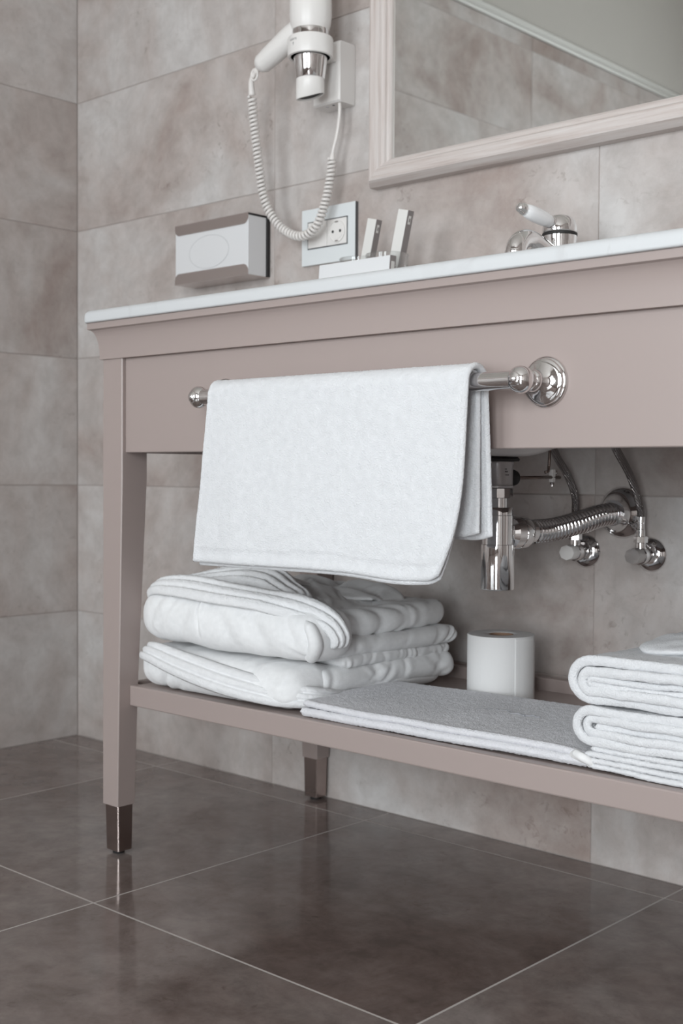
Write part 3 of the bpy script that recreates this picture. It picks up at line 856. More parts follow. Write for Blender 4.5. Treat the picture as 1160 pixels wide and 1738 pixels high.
def robe_lower():
    t = thing('folded_bathrobe', (1.02, -0.27, ZS), 'folded white bathrobe lying directly on the shelf, lower of the pair', 'bathrobe', 'folded white bathrobes on the shelf')
    def dfm(p):
        p = np.array(p); fr = np.clip((-0.37 - p[:, 1]) / 0.11, 0, 1)
        top = np.clip((p[:, 2] - ZS) / 0.06, 0, 1)
        p[:, 2] -= fr * top * (0.004 + 0.016 * np.clip((p[:, 0] - 0.98) / 0.24, 0, 1))
        p[:, 2] -= 0.018 * top * np.clip((p[:, 0] - 1.0) / 0.08, 0, 1) * np.clip((p[:, 1] + 0.41) / 0.05, 0, 1)
        p[:, 2] = np.maximum(p[:, 2], ZS)
        return p
    obj('body_fold', cushion(0.838, 1.200, -0.480, -0.105, ZS, 0.352, 0.032, (130, 110, 30), (Wr(21, 0.0016, 30, (0.8, 1, 1.3)),
        Cr(24, 0, 0.85, 1.2, 12, (0.005, 0.012), (0.0008, 0.002), 0.9, 2, 0.29, 0.35, (0.015, 0.035), ((0.905, 0.006, 0.005, 0.5, 0.295, 0.02, 0),)),
        Cr(25, 0, 0.87, 1.2, 8, (0.006, 0.012), (0.0006, 0.0016), 0.7, 1, -0.46, -0.36, (0.03, 0.06))), dfm), M['robe'], t)
    # shawl collar, three soft ribs, running down to the right-hand corner
    obj('collar', band([(0.846, -0.466, 0.338), (0.89, -0.482, 0.340), (0.97, -0.488, 0.329), (1.07, -0.484, 0.315), (1.155, -0.470, 0.306), (1.200, -0.450, 0.303), (1.211, -0.420, 0.299), (1.203, -0.380, 0.294), (1.180, -0.340, 0.292)],
                       [(-0.2, -0.75, 0.75), (0, -0.8, 0.7), (0, -0.85, 0.6), (0.1, -0.9, 0.5), (0.3, -0.9, 0.4), (0.7, -0.7, 0.3), (1, -0.2, 0.2), (1, 0.1, 0.1)], [0.034, 0.042, 0.046, 0.045, 0.040, 0.030, 0.016], 0.0095, 3, 170, 0.05, 0.0004, 5, 0.50), M['collar'], t)
    obj('skirt_fold', cushion(1.02, 1.208, -0.420, -0.098, 0.2930, 0.3370, 0.0215, (50, 150, 26), (Wr(31, 0.0012, 40, (1, 1, 0.6)),
        Cr(34, 1, -0.38, -0.11, 13, (0.005, 0.012), (0.001, 0.0028), 0.9, 2, 0.30, 0.335, (0.010, 0.025), ((-0.395, 0.008, 0.0025, 0.4, 0.315, 0.03, 0),))),
        lambda p: np.column_stack([p[:, 0] + 0.005 * np.sin((p[:, 1] + 0.2) * 14), p[:, 1], np.maximum(ZS, p[:, 2] + 0.004 * np.sin((p[:, 1] + 0.4) * 9))])), M['robe'], t)
    obj('sleeve_fold', cushion(1.00, 1.190, -0.430, -0.15, ZS, 0.302, 0.0100, (40, 90, 12), (Wr(33, 0.0010, 50), Cr(36, 1, -0.42, -0.16, 10, (0.004, 0.01), (0.001, 0.002), 0.5, 0, 1.10, 1.2, (0.03, 0.06))), floor_clamp(ZS)), M['robe'], t)
    return t
robe_lower()

def robe_upper():
    t = thing('folded_bathrobe', (1.03, -0.27, 0.340), 'folded white bathrobe with thick rolled collar, on top of the other robe', 'bathrobe', 'folded white bathrobes on the shelf')
    # big soft roll along the front
    wa = Wr(41, 0.0020, 30, (1.3, 0.7, 0.35))
    wc = Cr(43, 0, 0.86, 1.22, 9, (0.005, 0.012), (0.0006, 0.0018), 0.8, 2, 0.36, 0.43, (0.015, 0.040),
            ((0.998, 0.0030, 0.0090, -0.12, 0.425, 0.030, 0), (1.185, 0.010, 0.0035, -0.6, 0.40, 0.03, -6), (0.962, 0.009, 0.0022, 0.4, 0.39, 0.03, 0), (0.893, 0.008, 0.0022, 0.5, 0.41, 0.03, 0), (0.925, 0.008, 0.0020, 0.6, 0.41, 0.03, 0), (1.060, 0.014, 0.0030, -0.7, 0.40, 0.045, -6), (1.120, 0.018, 0.0050, -0.8, 0.40, 0.045, -8)))
    n, m = 190, 72; P = []; NN = []
    for i in range(n):
        s = i / (n - 1); x = 0.838 + 0.395 * s
        e = min(1, s / 0.12, (1 - s) / 0.09); e = max(0.03, math.sqrt(max(0.0, 1 - (1 - e) ** 2)))
        zt_ = 0.446 - 0.012 * s; zb_ = 0.357 - 0.006 * s
        zc = (zt_ + zb_) / 2 - 0.010 * (1 - e) * (s < 0.5); rz = (zt_ - zb_) / 2 * (0.30 + 0.70 * e); ry = 0.050 * (0.35 + 0.65 * e)
        yc = -0.434 - 0.012 * math.sin(s * PI) + 0.020 * s
        for k in range(m):
            a = 2 * PI * k / m; c, sn = math.cos(a), math.sin(a)
            P.append((x, yc + ry * math.copysign(abs(c) ** 0.8, c), zc + rz * math.copysign(abs(sn) ** 0.8, sn))); NN.append((0, c, sn))
    P = np.array(P); NN = np.array(NN)
    P = P + NN * (wa(P) + wc(P) * np.clip(-NN[:, 1] + 0.3, 0, 1))[:, None]
    obj('front_roll', loft(P.reshape(n, m, 3)), M['robe'], t)
    obj('body_fold', cushion(0.862, 1.160, -0.43, -0.115, 0.354, 0.436, 0.034, (70, 70, 20), (Wr(51, 0.0030, 34), Wr(52, 0.0012, 100)),
        lambda p: np.column_stack([p[:, 0], p[:, 1], p[:, 2] - (np.clip((p[:, 1] + 0.33) / 0.20, 0, 1) * 0.022) * (p[:, 2] > 0.38)])), M['robe'], t)
    # collar lying along the top of the roll, its end hanging over the right-hand corner
    obj('collar', band([(0.850, -0.452, 0.433), (0.885, -0.462, 0.446), (0.95, -0.463, 0.4495), (1.04, -0.462, 0.4440), (1.12, -0.454, 0.4385), (1.185, -0.442, 0.4320), (1.225, -0.430, 0.4180), (1.242, -0.422, 0.3960), (1.238, -0.420, 0.376)],
                       [(-0.4, -0.55, 0.75), (0, -0.55, 0.8), (0, -0.55, 0.8), (0, -0.5, 0.85), (0.1, -0.45, 0.85), (0.45, -0.35, 0.8), (0.9, -0.3, 0.35), (1, -0.25, 0.0), (1, -0.2, -0.2)], [0.034, 0.050, 0.056, 0.054, 0.052, 0.042, 0.032], 0.0115, 3, 190, 0.04, 0.0004, 9, 0.42), M['collar'], t)
    # second turn of the collar further back
    obj('collar_back', band([(0.875, -0.415, 0.444), (0.94, -0.390, 0.458), (1.00, -0.372, 0.465), (1.05, -0.375, 0.461), (1.10, -0.392, 0.449), (1.15, -0.405, 0.437)],
                            [(-0.2, -0.3, 1), (0, -0.35, 1), (0, -0.4, 1), (0.2, -0.4, 1), (0.3, -0.3, 1), (0.3, -0.3, 1)], [0.040, 0.066, 0.070, 0.060, 0.045], 0.014, 4, 140, 0.06, 0.0004, 10, 0.42), M['collar'], t)
    # cloth tucked in at the corner below the collar end
    obj('corner_tuck', tube(resample(catmull([(1.207, -0.456, 0.416), (1.222, -0.458, 0.402), (1.226, -0.455, 0.384), (1.214, -0.447, 0.368), (1.194, -0.434, 0.360)], 60), 40),
                            np.interp(np.linspace(0, 1, 40), [0, 0.15, 0.5, 0.85, 1], [0.003, 0.009, 0.011, 0.011, 0.004]), 20), M['robe'], t)
    def wav(ax, az, f, ph):
        def d(p):
            p = np.array(p); k = np.clip((p[:, 0] - 1.06) / 0.14, 0, 1)
            p[:, 2] += az * np.sin((p[:, 1]) * f + ph) * k; p[:, 0] += ax * np.sin(p[:, 1] * 13 + ph * 2); return p
        return d
    obj('hem_fold', cushion(1.03, 1.206, -0.372, -0.105, 0.3335, 0.3545, 0.0102, (44, 130, 14), (Cr(61, 1, -0.37, -0.11, 24, (0.0025, 0.006), (0.0006, 0.0016), 0.4, 2, 0.335, 0.352, (0.01, 0.02)),), wav(0.004, 0.002, 15, 0.4)), M['robe'], t)
    obj('sleeve_fold', cushion(1.02, 1.214, -0.392, -0.098, 0.3525, 0.3825, 0.0148, (44, 140, 18), (Wr(62, 0.0008, 50), Cr(65, 1, -0.39, -0.12, 10, (0.005, 0.011), (0.0008, 0.0022), 0.8, 2, 0.355, 0.382, (0.010, 0.02),
        ((-0.125, 0.004, 0.005, 0.8, 0.366, 0.015, 0), (-0.112, 0.004, 0.004, 0.9, 0.366, 0.015, 0))),), wav(0.004, 0.002, 12, 1.1)), M['robe'], t)
    obj('skirt_fold', cushion(1.01, 1.200, -0.398, -0.108, 0.3805, 0.4215, 0.0195, (60, 140, 22), (Wr(63, 0.0016, 36, (1, 1.2, 0.5)),
        Cr(66, 1, -0.38, -0.12, 6, (0.006, 0.013), (0.001, 0.003), 0.8, 0, 1.10, 1.19, (0.03, 0.07), ((-0.30, 0.012, 0.0045, 0.7, 1.17, 0.05, 0), (-0.355, 0.010, 0.004, 0.8, 1.17, 0.05, 0), (-0.235, 0.012, 0.003, 0.9, 1.15, 0.06, 0)))), wav(0.005, 0.003, 10, 2.2)), M['robe'], t)
    # crumpled hood and belt on top, towards the back
    obj('hood', cushion(0.93, 1.15, -0.365, -0.15, 0.415, 0.452, 0.017, (80, 80, 14), (Wr(71, 0.0040, 36), Cr(73, 0, 0.95, 1.14, 12, (0.006, 0.012), (0.003, 0.007), 0.8, 1, -0.34, -0.17, (0.04, 0.08))),
        lambda p: np.column_stack([p[:, 0], p[:, 1], p[:, 2] - 0.024 * np.clip((p[:, 0] - 1.02) / 0.14, 0, 1) + 0.006 * np.sin(p[:, 1] * 40 + p[:, 0] * 30)])), M['robe'], t)
    bs = np.array([[(1.00 + 0.15 * a - 0.008 * b, -0.325 + 0.10 * a + 0.045 * b, 0.460 - 0.034 * a + 0.004 * math.sin(a * 9 + b * 4)) for b in np.linspace(-0.5, 0.5, 16)] for a in np.linspace(0, 1, 50)])
    obj('belt', sheet(bs, 0.006, 0.003, 0.0002, 4), M['robe'], t)
    return t
robe_upper()

# ------------------------------------------------------------------ bath mat folded on the shelf
mat_ = thing('bath_mat', (1.44, -0.35, ZS), 'folded white bath mat lying flat on the shelf before the paper roll', 'bath mat')
def mat_layer(z, inset, th, seed, nose, sag=0.0):
    n, m = 190, 100
    FL, FR, BR, BL = np.array((1.221, -0.481)), np.array((1.688, -0.466)), np.array((1.665, -0.205)), np.array((1.178, -0.236))
    w = Wr(seed, 0.0007, 30)
    P = np.zeros((n, m, 3))
    for i in range(n):
        a = i / (n - 1); a2 = inset + (1 - 1.6 * inset) * a
        for j in range(m):
            b = j / (m - 1)
            p = (FL * (1 - a2) + FR * a2) * (1 - b) + (BL * (1 - a2) + BR * a2) * b
            P[i, j] = (p[0], p[1] + nose * (1 - b), z)
    P[:, :, 2] += w(P.reshape(-1, 3)).reshape(n, m)
    aa = np.linspace(0, 1, n)[:, None]; bb = np.linspace(0, 1, m)[None]
    P[:, :, 2] += sag * np.exp(-(aa / 0.04) ** 2) * (1 - bb)
    P[:, :, 2] -= 0.004 * np.clip((aa - 0.88) / 0.12, 0, 1) ** 2 * (1 - bb) * (z > ZS + 0.008)
    T = np.full((n, m), th)
    T = np.where((bb < 0.035) & (aa > -1), th * 1.18, T)
    return sheet(P, T, 0.004, 0.0003, seed)
obj('bottom_layer', mat_layer(ZS + 0.0066, 0.000, 0.0100, 81, 0.0), M['mat'], mat_)
obj('top_layer', mat_layer(ZS + 0.0165, 0.004, 0.0080, 82, 0.004, 0.002), M['mat'], mat_)
# raised lettering-like embroidery ridge, worn and grey
em = MB()
for k, (x, y, l, a) in enumerate(((1.430, -0.330, 0.030, 0.0), (1.455, -0.331, 0.028, 0.25), (1.478, -0.333, 0.034, -0.1), (1.507, -0.334, 0.026, 0.15), (1.436, -0.343, 0.020, 0.5))):
    P = [(x + l * t * math.cos(a), y + l * t * math.sin(a) + 0.0025 * math.sin(t * 9 + k), ZS + 0.0212 + 0.0003 * math.sin(t * 14)) for t in np.linspace(0, 1, 18)]
    em.add(*tube(P, 0.0011, 8))
obj('embroidery', em, M['thread'], mat_)
# knotted corner fringe
fr = MB()
for k in range(4):
    P = catmull([(1.672 - 0.004 * k, -0.466 + 0.003 * k, ZS + 0.016 - 0.002 * k), (1.686, -0.472 + 0.004 * k, ZS + 0.014 - 0.002 * k), (1.694, -0.466 + 0.006 * k, ZS + 0.008), (1.688 - 0.003 * k, -0.462 + 0.008 * k, ZS + 0.0055)], 20)
    fr.add(*tube(P, [0.0052] * 18 + [0.0045, 0.0025], 12))
obj('corner_hem', fr, M['towel_hem'], mat_)

# ------------------------------------------------------------------ toilet roll
RC = (1.345, -0.160)
tr = thing('toilet_roll', (RC[0], RC[1], 0.2797), 'white toilet paper roll standing on the shelf by the back wall', 'toilet roll')
pf = []
zt = 0.3835
prof = [(0.0195, 0.2805), (0.0515, 0.2800), (0.0525, 0.2815), (0.0525, zt - 0.0015), (0.0518, zt), (0.046, zt + 0.0006), (0.038, zt + 0.0001), (0.030, zt + 0.0006), (0.0212, zt), (0.0195, zt - 0.001), (0.0195, 0.2805)]
obj('paper', lathe(prof, (RC[0], RC[1], 0), n=72), M['paper'], tr, True, auto=50)
obj('core', lathe([(0.0193, 0.281), (0.0194, zt - 0.0005), (0.0180, zt - 0.0005), (0.0180, 0.281)], (RC[0], RC[1], 0), n=40), M['core'], tr, True, auto=50)
ang = np.linspace(-2.2, -0.95, 24)
tailP = np.array([[(RC[0] + (0.0533 + 0.0006 * max(0, (k - 18) / 5)) * math.cos(a), RC[1] + (0.0533 + 0.0006 * max(0, (k - 18) / 5)) * math.sin(a), z) for z in np.linspace(0.2812, zt - 0.001, 20)] for k, a in enumerate(np.linspace(0.3, -0.55, 24))])
obj('loose_end', sheet(tailP, 0.0006, 0.0004), M['paper'], tr)

# ------------------------------------------------------------------ stack of folded towels at the right end of the shelf
XE = 1.965
def ufold(name, parent, xn, z0, z1, t, y0, y1, seed, mat, wave=0.002, xe=XE, droop=0.0, ztop_r=0.0, nx=70, ny=70):
    """one folded sheet: top run, nose at xn, bottom run"""
    zc, r = (z0 + z1) / 2, (z1 - z0) / 2 - t / 2
    path = []
    L = xe - (xn + r + t / 2)
    for k in range(nx): s = k / nx; path.append((xe - L * s, z1 - t / 2 + ztop_r * (1 - s) ** 1.0, 0))
    for k in range(25): a = PI / 2 + PI * k / 24; path.append((xn + t / 2 + r + r * math.cos(a) * (1.15 if r > 0.012 else 1.0), zc + r * math.sin(a), 1))
    for k in range(1, nx + 1): s = k / nx; path.append((xn + t / 2 + r + L * s, z0 + t / 2, 0))
    path = np.array(path)
    w = Wr(seed, wave, 22, (1, 1, 1)); w2 = Wr(seed + 3, 0.0005, 120)
    ys = np.linspace(0, 1, ny) ** 1.4 * (y1 - y0) + y0
    P = np.zeros((len(path), ny, 3))
    for i, (x, z, _) in enumerate(path):
        P[i, :, 0] = x; P[i, :, 1] = ys; P[i, :, 2] = z
    f = P.reshape(-1, 3); d = w(f * np.array([1, 1, 0.0]) + np.array([0, 0, zc])) + w2(f)
    P[:, :, 2] += d.reshape(len(path), ny)
    e = Wr(seed + 9, 0.0022, 24)(np.stack([path[:, 0], path[:, 1] * 0, path[:, 1]], 1))
    P[:, :, 1] += e[:, None] * np.linspace(1, 0, ny)[None]
    dy = (ys - y0)[None]
    T = np.where(dy < 0.007, t * 1.12, t) * np.where((dy > 0.007) & (dy < 0.010), 0.85, 1.0) * np.ones((len(path), 1))
    return obj(name, sheet(P, T, 0.0035, 0.00025, seed), mat, parent)
def flat_layer(name, parent, x0, x1, y0, y1, z, t, seed, mat, tilt=0.0):
    nx, ny = 110, 60
    w = Wr(seed, 0.0010, 26)
    ys = np.linspace(0, 1, ny) ** 1.4 * (y1 - y0) + y0
    P = np.zeros((nx, ny, 3)); xs = np.linspace(x0, x1, nx)
    P[:, :, 0] = xs[:, None]; P[:, :, 1] = ys[None]; P[:, :, 2] = z + tilt * (xs - x0)[:, None]
    P[:, :, 2] += w(P.reshape(-1, 3)).reshape(nx, ny)
    P[:, :, 1] += (Wr(seed + 2, 0.003, 20)(np.stack([xs, xs * 0, xs * 0 + z], 1)))[:, None] * np.linspace(1, 0, ny)[None]
    return obj(name, sheet(P, t, 0.003, 0.0003, seed), mat, parent)

YT0, YT1 = -0.468, -0.13
G_T = 'folded white towels at the right end of the shelf'
st = thing('folded_towel', (1.84, -0.30, ZS), 'small white towels folded flat in thin layers, under the two thick ones', 'towel', G_T)
for k in range(4):
    flat_layer('layer', st, 1.690 + (0.004, -0.001, -0.004, 0.002)[k], XE, YT0 - 0.004 + 0.002 * k, YT1, ZS + 0.0040 + k * 0.0071, 0.0066, 90 + k, M['towel'])
st = thing('folded_towel', (1.84, -0.30, 0.312), 'thick white bath towel folded over, middle of the right-hand pile', 'towel', G_T)
ufold('outer_fold', st, 1.670, 0.3105, 0.3570, 0.0105, YT0, YT1, 101, M['towel'], 0.0012)
ufold('inner_fold', st, 1.6805, 0.3205, 0.3475, 0.0098, YT0 - 0.002, YT1, 104, M['towel'], 0.0010)
flat_layer('centre_layer', st, 1.697, XE, YT0 - 0.001, YT1, 0.334, 0.0105, 107, M['towel'])
st = thing('folded_towel', (1.84, -0.30, 0.358), 'thick white bath towel folded over, topmost at the right shelf end', 'towel', G_T)
ufold('outer_fold', st, 1.663, 0.3590, 0.4150, 0.0112, YT0 + 0.002, YT1, 111, M['towel'], 0.0013, ztop_r=0.006)
ufold('inner_fold', st, 1.6740, 0.3698, 0.4042, 0.0110, YT0, YT1, 114, M['towel'], 0.0012, ztop_r=0.004)
ufold('core_fold', st, 1.6860, 0.3800, 0.3945, 0.0072, YT0 + 0.003, YT1, 117, M['towel'], 0.0010, ztop_r=0.002)
st = thing('face_cloth', (1.87, -0.25, 0.43), 'crumpled white face cloth peeking out on top of the towel pile', 'towel')
obj('cloth', cushion(1.70, 1.965, -0.41, -0.16, 0.4165, 0.4390, 0.060, (70, 60, 12), (Wr(121, 0.0040, 30), Wr(122, 0.001, 120)),
    lambda p: np.column_stack([p[:, 0], p[:, 1], np.maximum(0.4165, p[:, 2] - 0.008 * np.clip((1.83 - p[:, 0]) / 0.10, 0, 1))]), rz=0.0112), M['towel'], st)

# ------------------------------------------------------------------ mirror
MX0, MX1, MZ0, MZ1 = 0.942, 1.884, 1.158, 1.98
mir = thing('wall_mirror', (1.413, 0, MZ0), 'large rectangular wall mirror in a pale washed wood frame', 'mirror')
FP = [(0.0, 0.0), (0.0, 0.020), (0.0015, 0.0235), (0.0075, 0.0315), (0.0095, 0.0350), (0.0125, 0.0360), (0.0310, 0.0335), (0.0330, 0.0300), (0.0345, 0.0285), (0.0400, 0.0270), (0.0415, 0.0225), (0.0450, 0.0200), (0.0475, 0.0165), (0.0475, 0.0)]
def rail_geo(p, q, ix, iz):
    """p, q outer corners of one rail; profile runs inwards; mitred ends. ix/iz: inward signs at each end"""
    secs = []
    for (x, z), (sx, sz) in ((p, ix), (q, iz)):
        secs.append([(x + sx * w, -d, z + sz * w) for w, d in FP])
    return loft(secs)
cs = [((MX0, MZ0), (1, 1)), ((MX1, MZ0), (-1, 1)), ((MX1, MZ1), (-1, -1)), ((MX0, MZ1), (1, -1))]
for k in range(4):
    a, b = cs[k], cs[(k + 1) % 4]
    obj('frame_rail', rail_geo(a[0], b[0], a[1], b[1]), M['wood_x'] if k % 2 == 0 else M['wood_z'], mir, True, auto=18)
obj('mirror_glass', box(MX0 + 0.044, MX1 - 0.044, -0.0130, -0.004, MZ0 + 0.044, MZ1 - 0.044), M['mirror'], mir, False)

# ------------------------------------------------------------------ tissue box in its holder
TX0, TX1, TZ0, TZ1, TD = 0.433, 0.657, 1.0245, 1.1475, 0.0615
th_ = thing('tissue_holder', ((TX0 + TX1) / 2, 0, TZ0), 'brushed metal tissue box holder mounted low on the tiled wall', 'tissue holder')
obj('back_plate', box(TX0, TX1 + 0.001, -0.0105, -0.0002, TZ0 + 0.002, TZ1, 0.0008, 1), M['black'], th_, False)
def lip(z0, z1, y0, y1, down):
    """front lip with two rounded free corners"""
    r = 0.014; pts = []
    if down:   # free edge below
        pts = [(TX0, z1), (TX1, z1)] + [(TX1 - r + r * math.cos(a), z0 + r + r * math.sin(a)) for a in np.linspace(0, -PI / 2, 8)] + [(TX0 + r + r * math.cos(a), z0 + r + r * math.sin(a)) for a in np.linspace(-PI / 2, -PI, 8)]
    else:
        pts = [(TX1, z0), (TX0, z0)] + [(TX0 + r + r * math.cos(a), z1 - r + r * math.sin(a)) for a in np.linspace(PI, PI / 2, 8)] + [(TX1 - r + r * math.cos(a), z1 - r + r * math.sin(a)) for a in np.linspace(PI / 2, 0, 8)]
    return [(x, y, z) for y in (y0, y1) for x, z in pts], [tuple(range(len(pts))), tuple(range(len(pts), 2 * len(pts)))[::-1]] + [(i, (i + 1) % len(pts), len(pts) + (i + 1) % len(pts), len(pts) + i) for i in range(len(pts))]
obj('top_lip', lip(TZ1 - 0.0215, TZ1, -TD, -TD + 0.0012, True), M['holder_metal'], th_, False)
obj('bottom_lip', lip(TZ0, TZ0 + 0.0225, -TD, -TD + 0.0012, False), M['holder_metal'], th_, False)
obj('top_plate', box(TX0, TX1, -TD + 0.0012, -0.0105, TZ1 - 0.0035, TZ1), M['black'], th_, False)
obj('bottom_plate', box(TX0, TX1, -TD + 0.0012, -0.0002, TZ0, TZ0 + 0.0012), M['holder_metal'], th_, False)
tb = thing('tissue_box', ((TX0 + TX1) / 2, -0.035, TZ0 + 0.0013), 'white cardboard tissue box with an oval perforation inside the metal holder', 'tissue box')
obj('carton', box(TX0 + 0.0005, TX1 - 0.0005, -TD + 0.0014, -0.0108, TZ0 + 0.0014, TZ1 - 0.0040, 0.0008, 1), M['card'], tb, False)
ox, oz = TX0 + 0.106, 1.0835
ovl = [(ox + 0.0605 * math.cos(a), -TD + 0.0012, oz + 0.0335 * math.sin(a)) for a in np.linspace(0, 2 * PI, 73)]
obj('oval_perforation', tube(ovl, 0.0006, 6), M['card_line'], tb)
obj('oval_flap', lathe([(1.0, 0), (1.0, 0.0004)], (ox, -TD + 0.0014, oz), n=60, sx=0.0600, sy=0.0330, frame=(Vector((1, 0, 0)), Vector((0, 0, 1)), Vector((0, -1, 0)))), M['card'], tb, False)

# ------------------------------------------------------------------ socket plate
sk = thing('socket_plate', (0.824, 0, 1.036), 'pale grey wall plate with a switch and a round power socket', 'socket')
obj('cover_plate', box(0.7535, 0.8945, -0.0075, -0.0002, 1.036, 1.1445, 0.0006, 1), M['plate'], sk, False)
obj('plate_edge', box(0.8940, 0.8956, -0.0072, -0.0002, 1.0358, 1.1440), M['plate_line'], sk, False)
ix0, ix1, iz0, iz1 = 0.7705, 0.8755, 1.0665, 1.1195
rim = MB()
for b in ((ix0, ix1, iz1 - 0.0018, iz1), (ix0, ix1, iz0, iz0 + 0.0018), (ix0, ix0 + 0.0018, iz0, iz1), (ix1 - 0.0018, ix1, iz0, iz1)):
    rim.add(*box(b[0], b[1], -0.0086, -0.0070, b[2], b[3]))
obj('inner_rim', rim, M['plate_line'], sk, False)
xm = ix0 + 0.0018 + 0.0505
obj('switch_rocker', box(ix0 + 0.002, xm - 0.0003, -0.0098, -0.0070, iz0 + 0.002, iz1 - 0.002, 0.0008, 2), M['white_plastic'], sk, False)
so = obj('socket_insert', box(xm + 0.0003, ix1 - 0.002, -0.0092, -0.0070, iz0 + 0.002, iz1 - 0.002, 0.0006, 1), M['white_plastic'], sk, False)
scx, scz = (xm + ix1) / 2, (iz0 + iz1) / 2
obj('socket_well', lathe([(0.0212, 0.0), (0.0212, 0.0024), (0.0200, 0.0024), (0.0192, 0.0008), (0.0001, 0.0006)], (scx, -0.0090, scz), (0, -1, 0), n=40), M['white_plastic'], so, True, auto=40)
obj('socket_core', lathe([(0.0150, 0.0), (0.0150, 0.0012), (0.0001, 0.0012)], (scx, -0.0094, scz), (0, -1, 0), n=32), M['white_plastic'], so, True, auto=40)
for dx in (-0.0095, 0.0095):
    obj('pin_hole', lathe([(0.0028, 0.0), (0.0028, 0.0004)], (scx + dx, -0.0106, scz), (0, -1, 0), n=16), M['black'], so, False)
for dz in (-0.0178, 0.0178):
    obj('earth_clip', box(scx - 0.004, scx + 0.004, -0.0118, -0.0094, scz + dz - 0.001, scz + dz + 0.001, 0.0004, 1), M['dull_chrome'], so, False)

# ------------------------------------------------------------------ hair dryer in its wall holder
HX, HY = 0.8605, -0.096
hold = thing('hair_dryer_holder', (0.852, 0, 1.322), 'white plastic wall holder with a round ring carrying the hair dryer', 'holder')
def holder_body():
    prof = [(0.8855, -0.0005), (0.8870, -0.010), (0.8860, -0.042), (0.8830, -0.0445), (0.8190, -0.0440), (0.8170, -0.042), (0.8170, -0.0005)]
    secs = []
    for z, k, dy in ((1.3245, 0.985, 0.004), (1.3275, 1.0, 0.0), (1.432, 1.0, 0.0), (1.4365, 0.985, 0.003)):
        secs.append([(0.852 + (x - 0.852) * k, min(-0.0005, y + dy) if y < -0.02 else y, z) for x, y in prof])
    return loft(secs)
obj('wall_box', holder_body(), M['white_plastic'], hold, True, auto=35)
obj('box_screw', lathe([(0.0024, 0), (0.0024, 0.0008)], (0.858, -0.030, 1.3245), (0, 0, -1), n=12), M['plate_line'], hold, False)
obj('box_screw', lathe([(0.0030, 0), (0.0030, 0.0008)], (0.842, -0.030, 1.3245), (0, 0, -1), n=12), M['card_line'], hold, False)
ring = obj('ring', lathe([(0.0360, 1.3965), (0.0378, 1.3950), (0.0412, 1.3960), (0.0420, 1.3990), (0.0420, 1.4270), (0.0410, 1.4300), (0.0385, 1.4300), (0.0375, 1.4270), (0.0360, 1.3965)], (HX, HY, 0), n=56), M['white_plastic'], hold, True, auto=45)
obj('ring_arm', box(HX - 0.012, HX + 0.018, -0.0570, -0.0435, 1.3975, 1.4285, 0.002, 2), M['white_plastic'], hold, False)

def text_on_ring(txt, size, r, z, ang0, mat, parent, name):
    cu = bpy.data.curves.new(name, 'FONT'); cu.body = txt; cu.size = size; cu.extrude = 0.00015
    to = bpy.data.objects.new(name, cu); COL.objects.link(to)
    bpy.context.view_layer.update()
    me = bpy.data.meshes.new_from_object(to); bpy.data.objects.remove(to); bpy.data.curves.remove(cu)
    n = len(me.vertices); co = np.zeros(n * 3); me.vertices.foreach_get('co', co); co = co.reshape(-1, 3)
    a = ang0 + co[:, 0] / r; rr = r + 0.00015 + co[:, 2]
    P = np.stack([HX + rr * np.cos(a), HY + rr * np.sin(a), z + co[:, 1]], 1)
    F = [tuple(p.vertices) for p in me.polygons]
    bpy.data.meshes.remove(me)
    return obj(name, (P, F), mat, parent, False)
text_on_ring('valera', 0.0078, 0.0420, 1.4180, math.radians(-108), M['ink'], ring, 'lettering')
obj('emblem', on_cyl(HX, HY, 0.0420, [(math.radians(-95.5), math.radians(-92.5), 1.4115, 1.4150), (math.radians(-94.6), math.radians(-93.4), 1.4090, 1.4115)], 0.0002), M['ink'], ring, False)

hd = thing('hair_dryer', (HX, HY, 1.322), 'white and chrome hair dryer hanging nozzle down with a coiled cord', 'hair dryer')
D = (HX, HY, 0)
obj('motor_housing', lathe([(0.0285, 1.4340), (0.0300, 1.4360), (0.0335, 1.4430), (0.0372, 1.4560), (0.0390, 1.4720), (0.0388, 1.4980), (0.0375, 1.5110)], D, n=48), M['white_plastic'], hd, True, auto=60)
obj('rear_band', lathe([(0.0372, 1.5110), (0.0374, 1.5150), (0.0365, 1.5300)], D, n=48), M['dull_chrome'], hd, True, auto=60)
obj('intake_cap', lathe([(0.0362, 1.5300), (0.0355, 1.5450), (0.0300, 1.5580), (0.0160, 1.5640), (0.0001, 1.5650)], D, n=48), M['white_plastic'], hd, True)
obj('chrome_band', lathe([(0.0318, 1.4000), (0.0330, 1.4240), (0.0345, 1.4400), (0.0340, 1.4440)], D, n=48), M['chrome'], hd, True, auto=60)
obj('chrome_barrel', lathe([(0.0260, 1.3560), (0.0268, 1.3570), (0.0316, 1.3960), (0.0318, 1.4005)], D, n=48), M['chrome'], hd, True, auto=60)
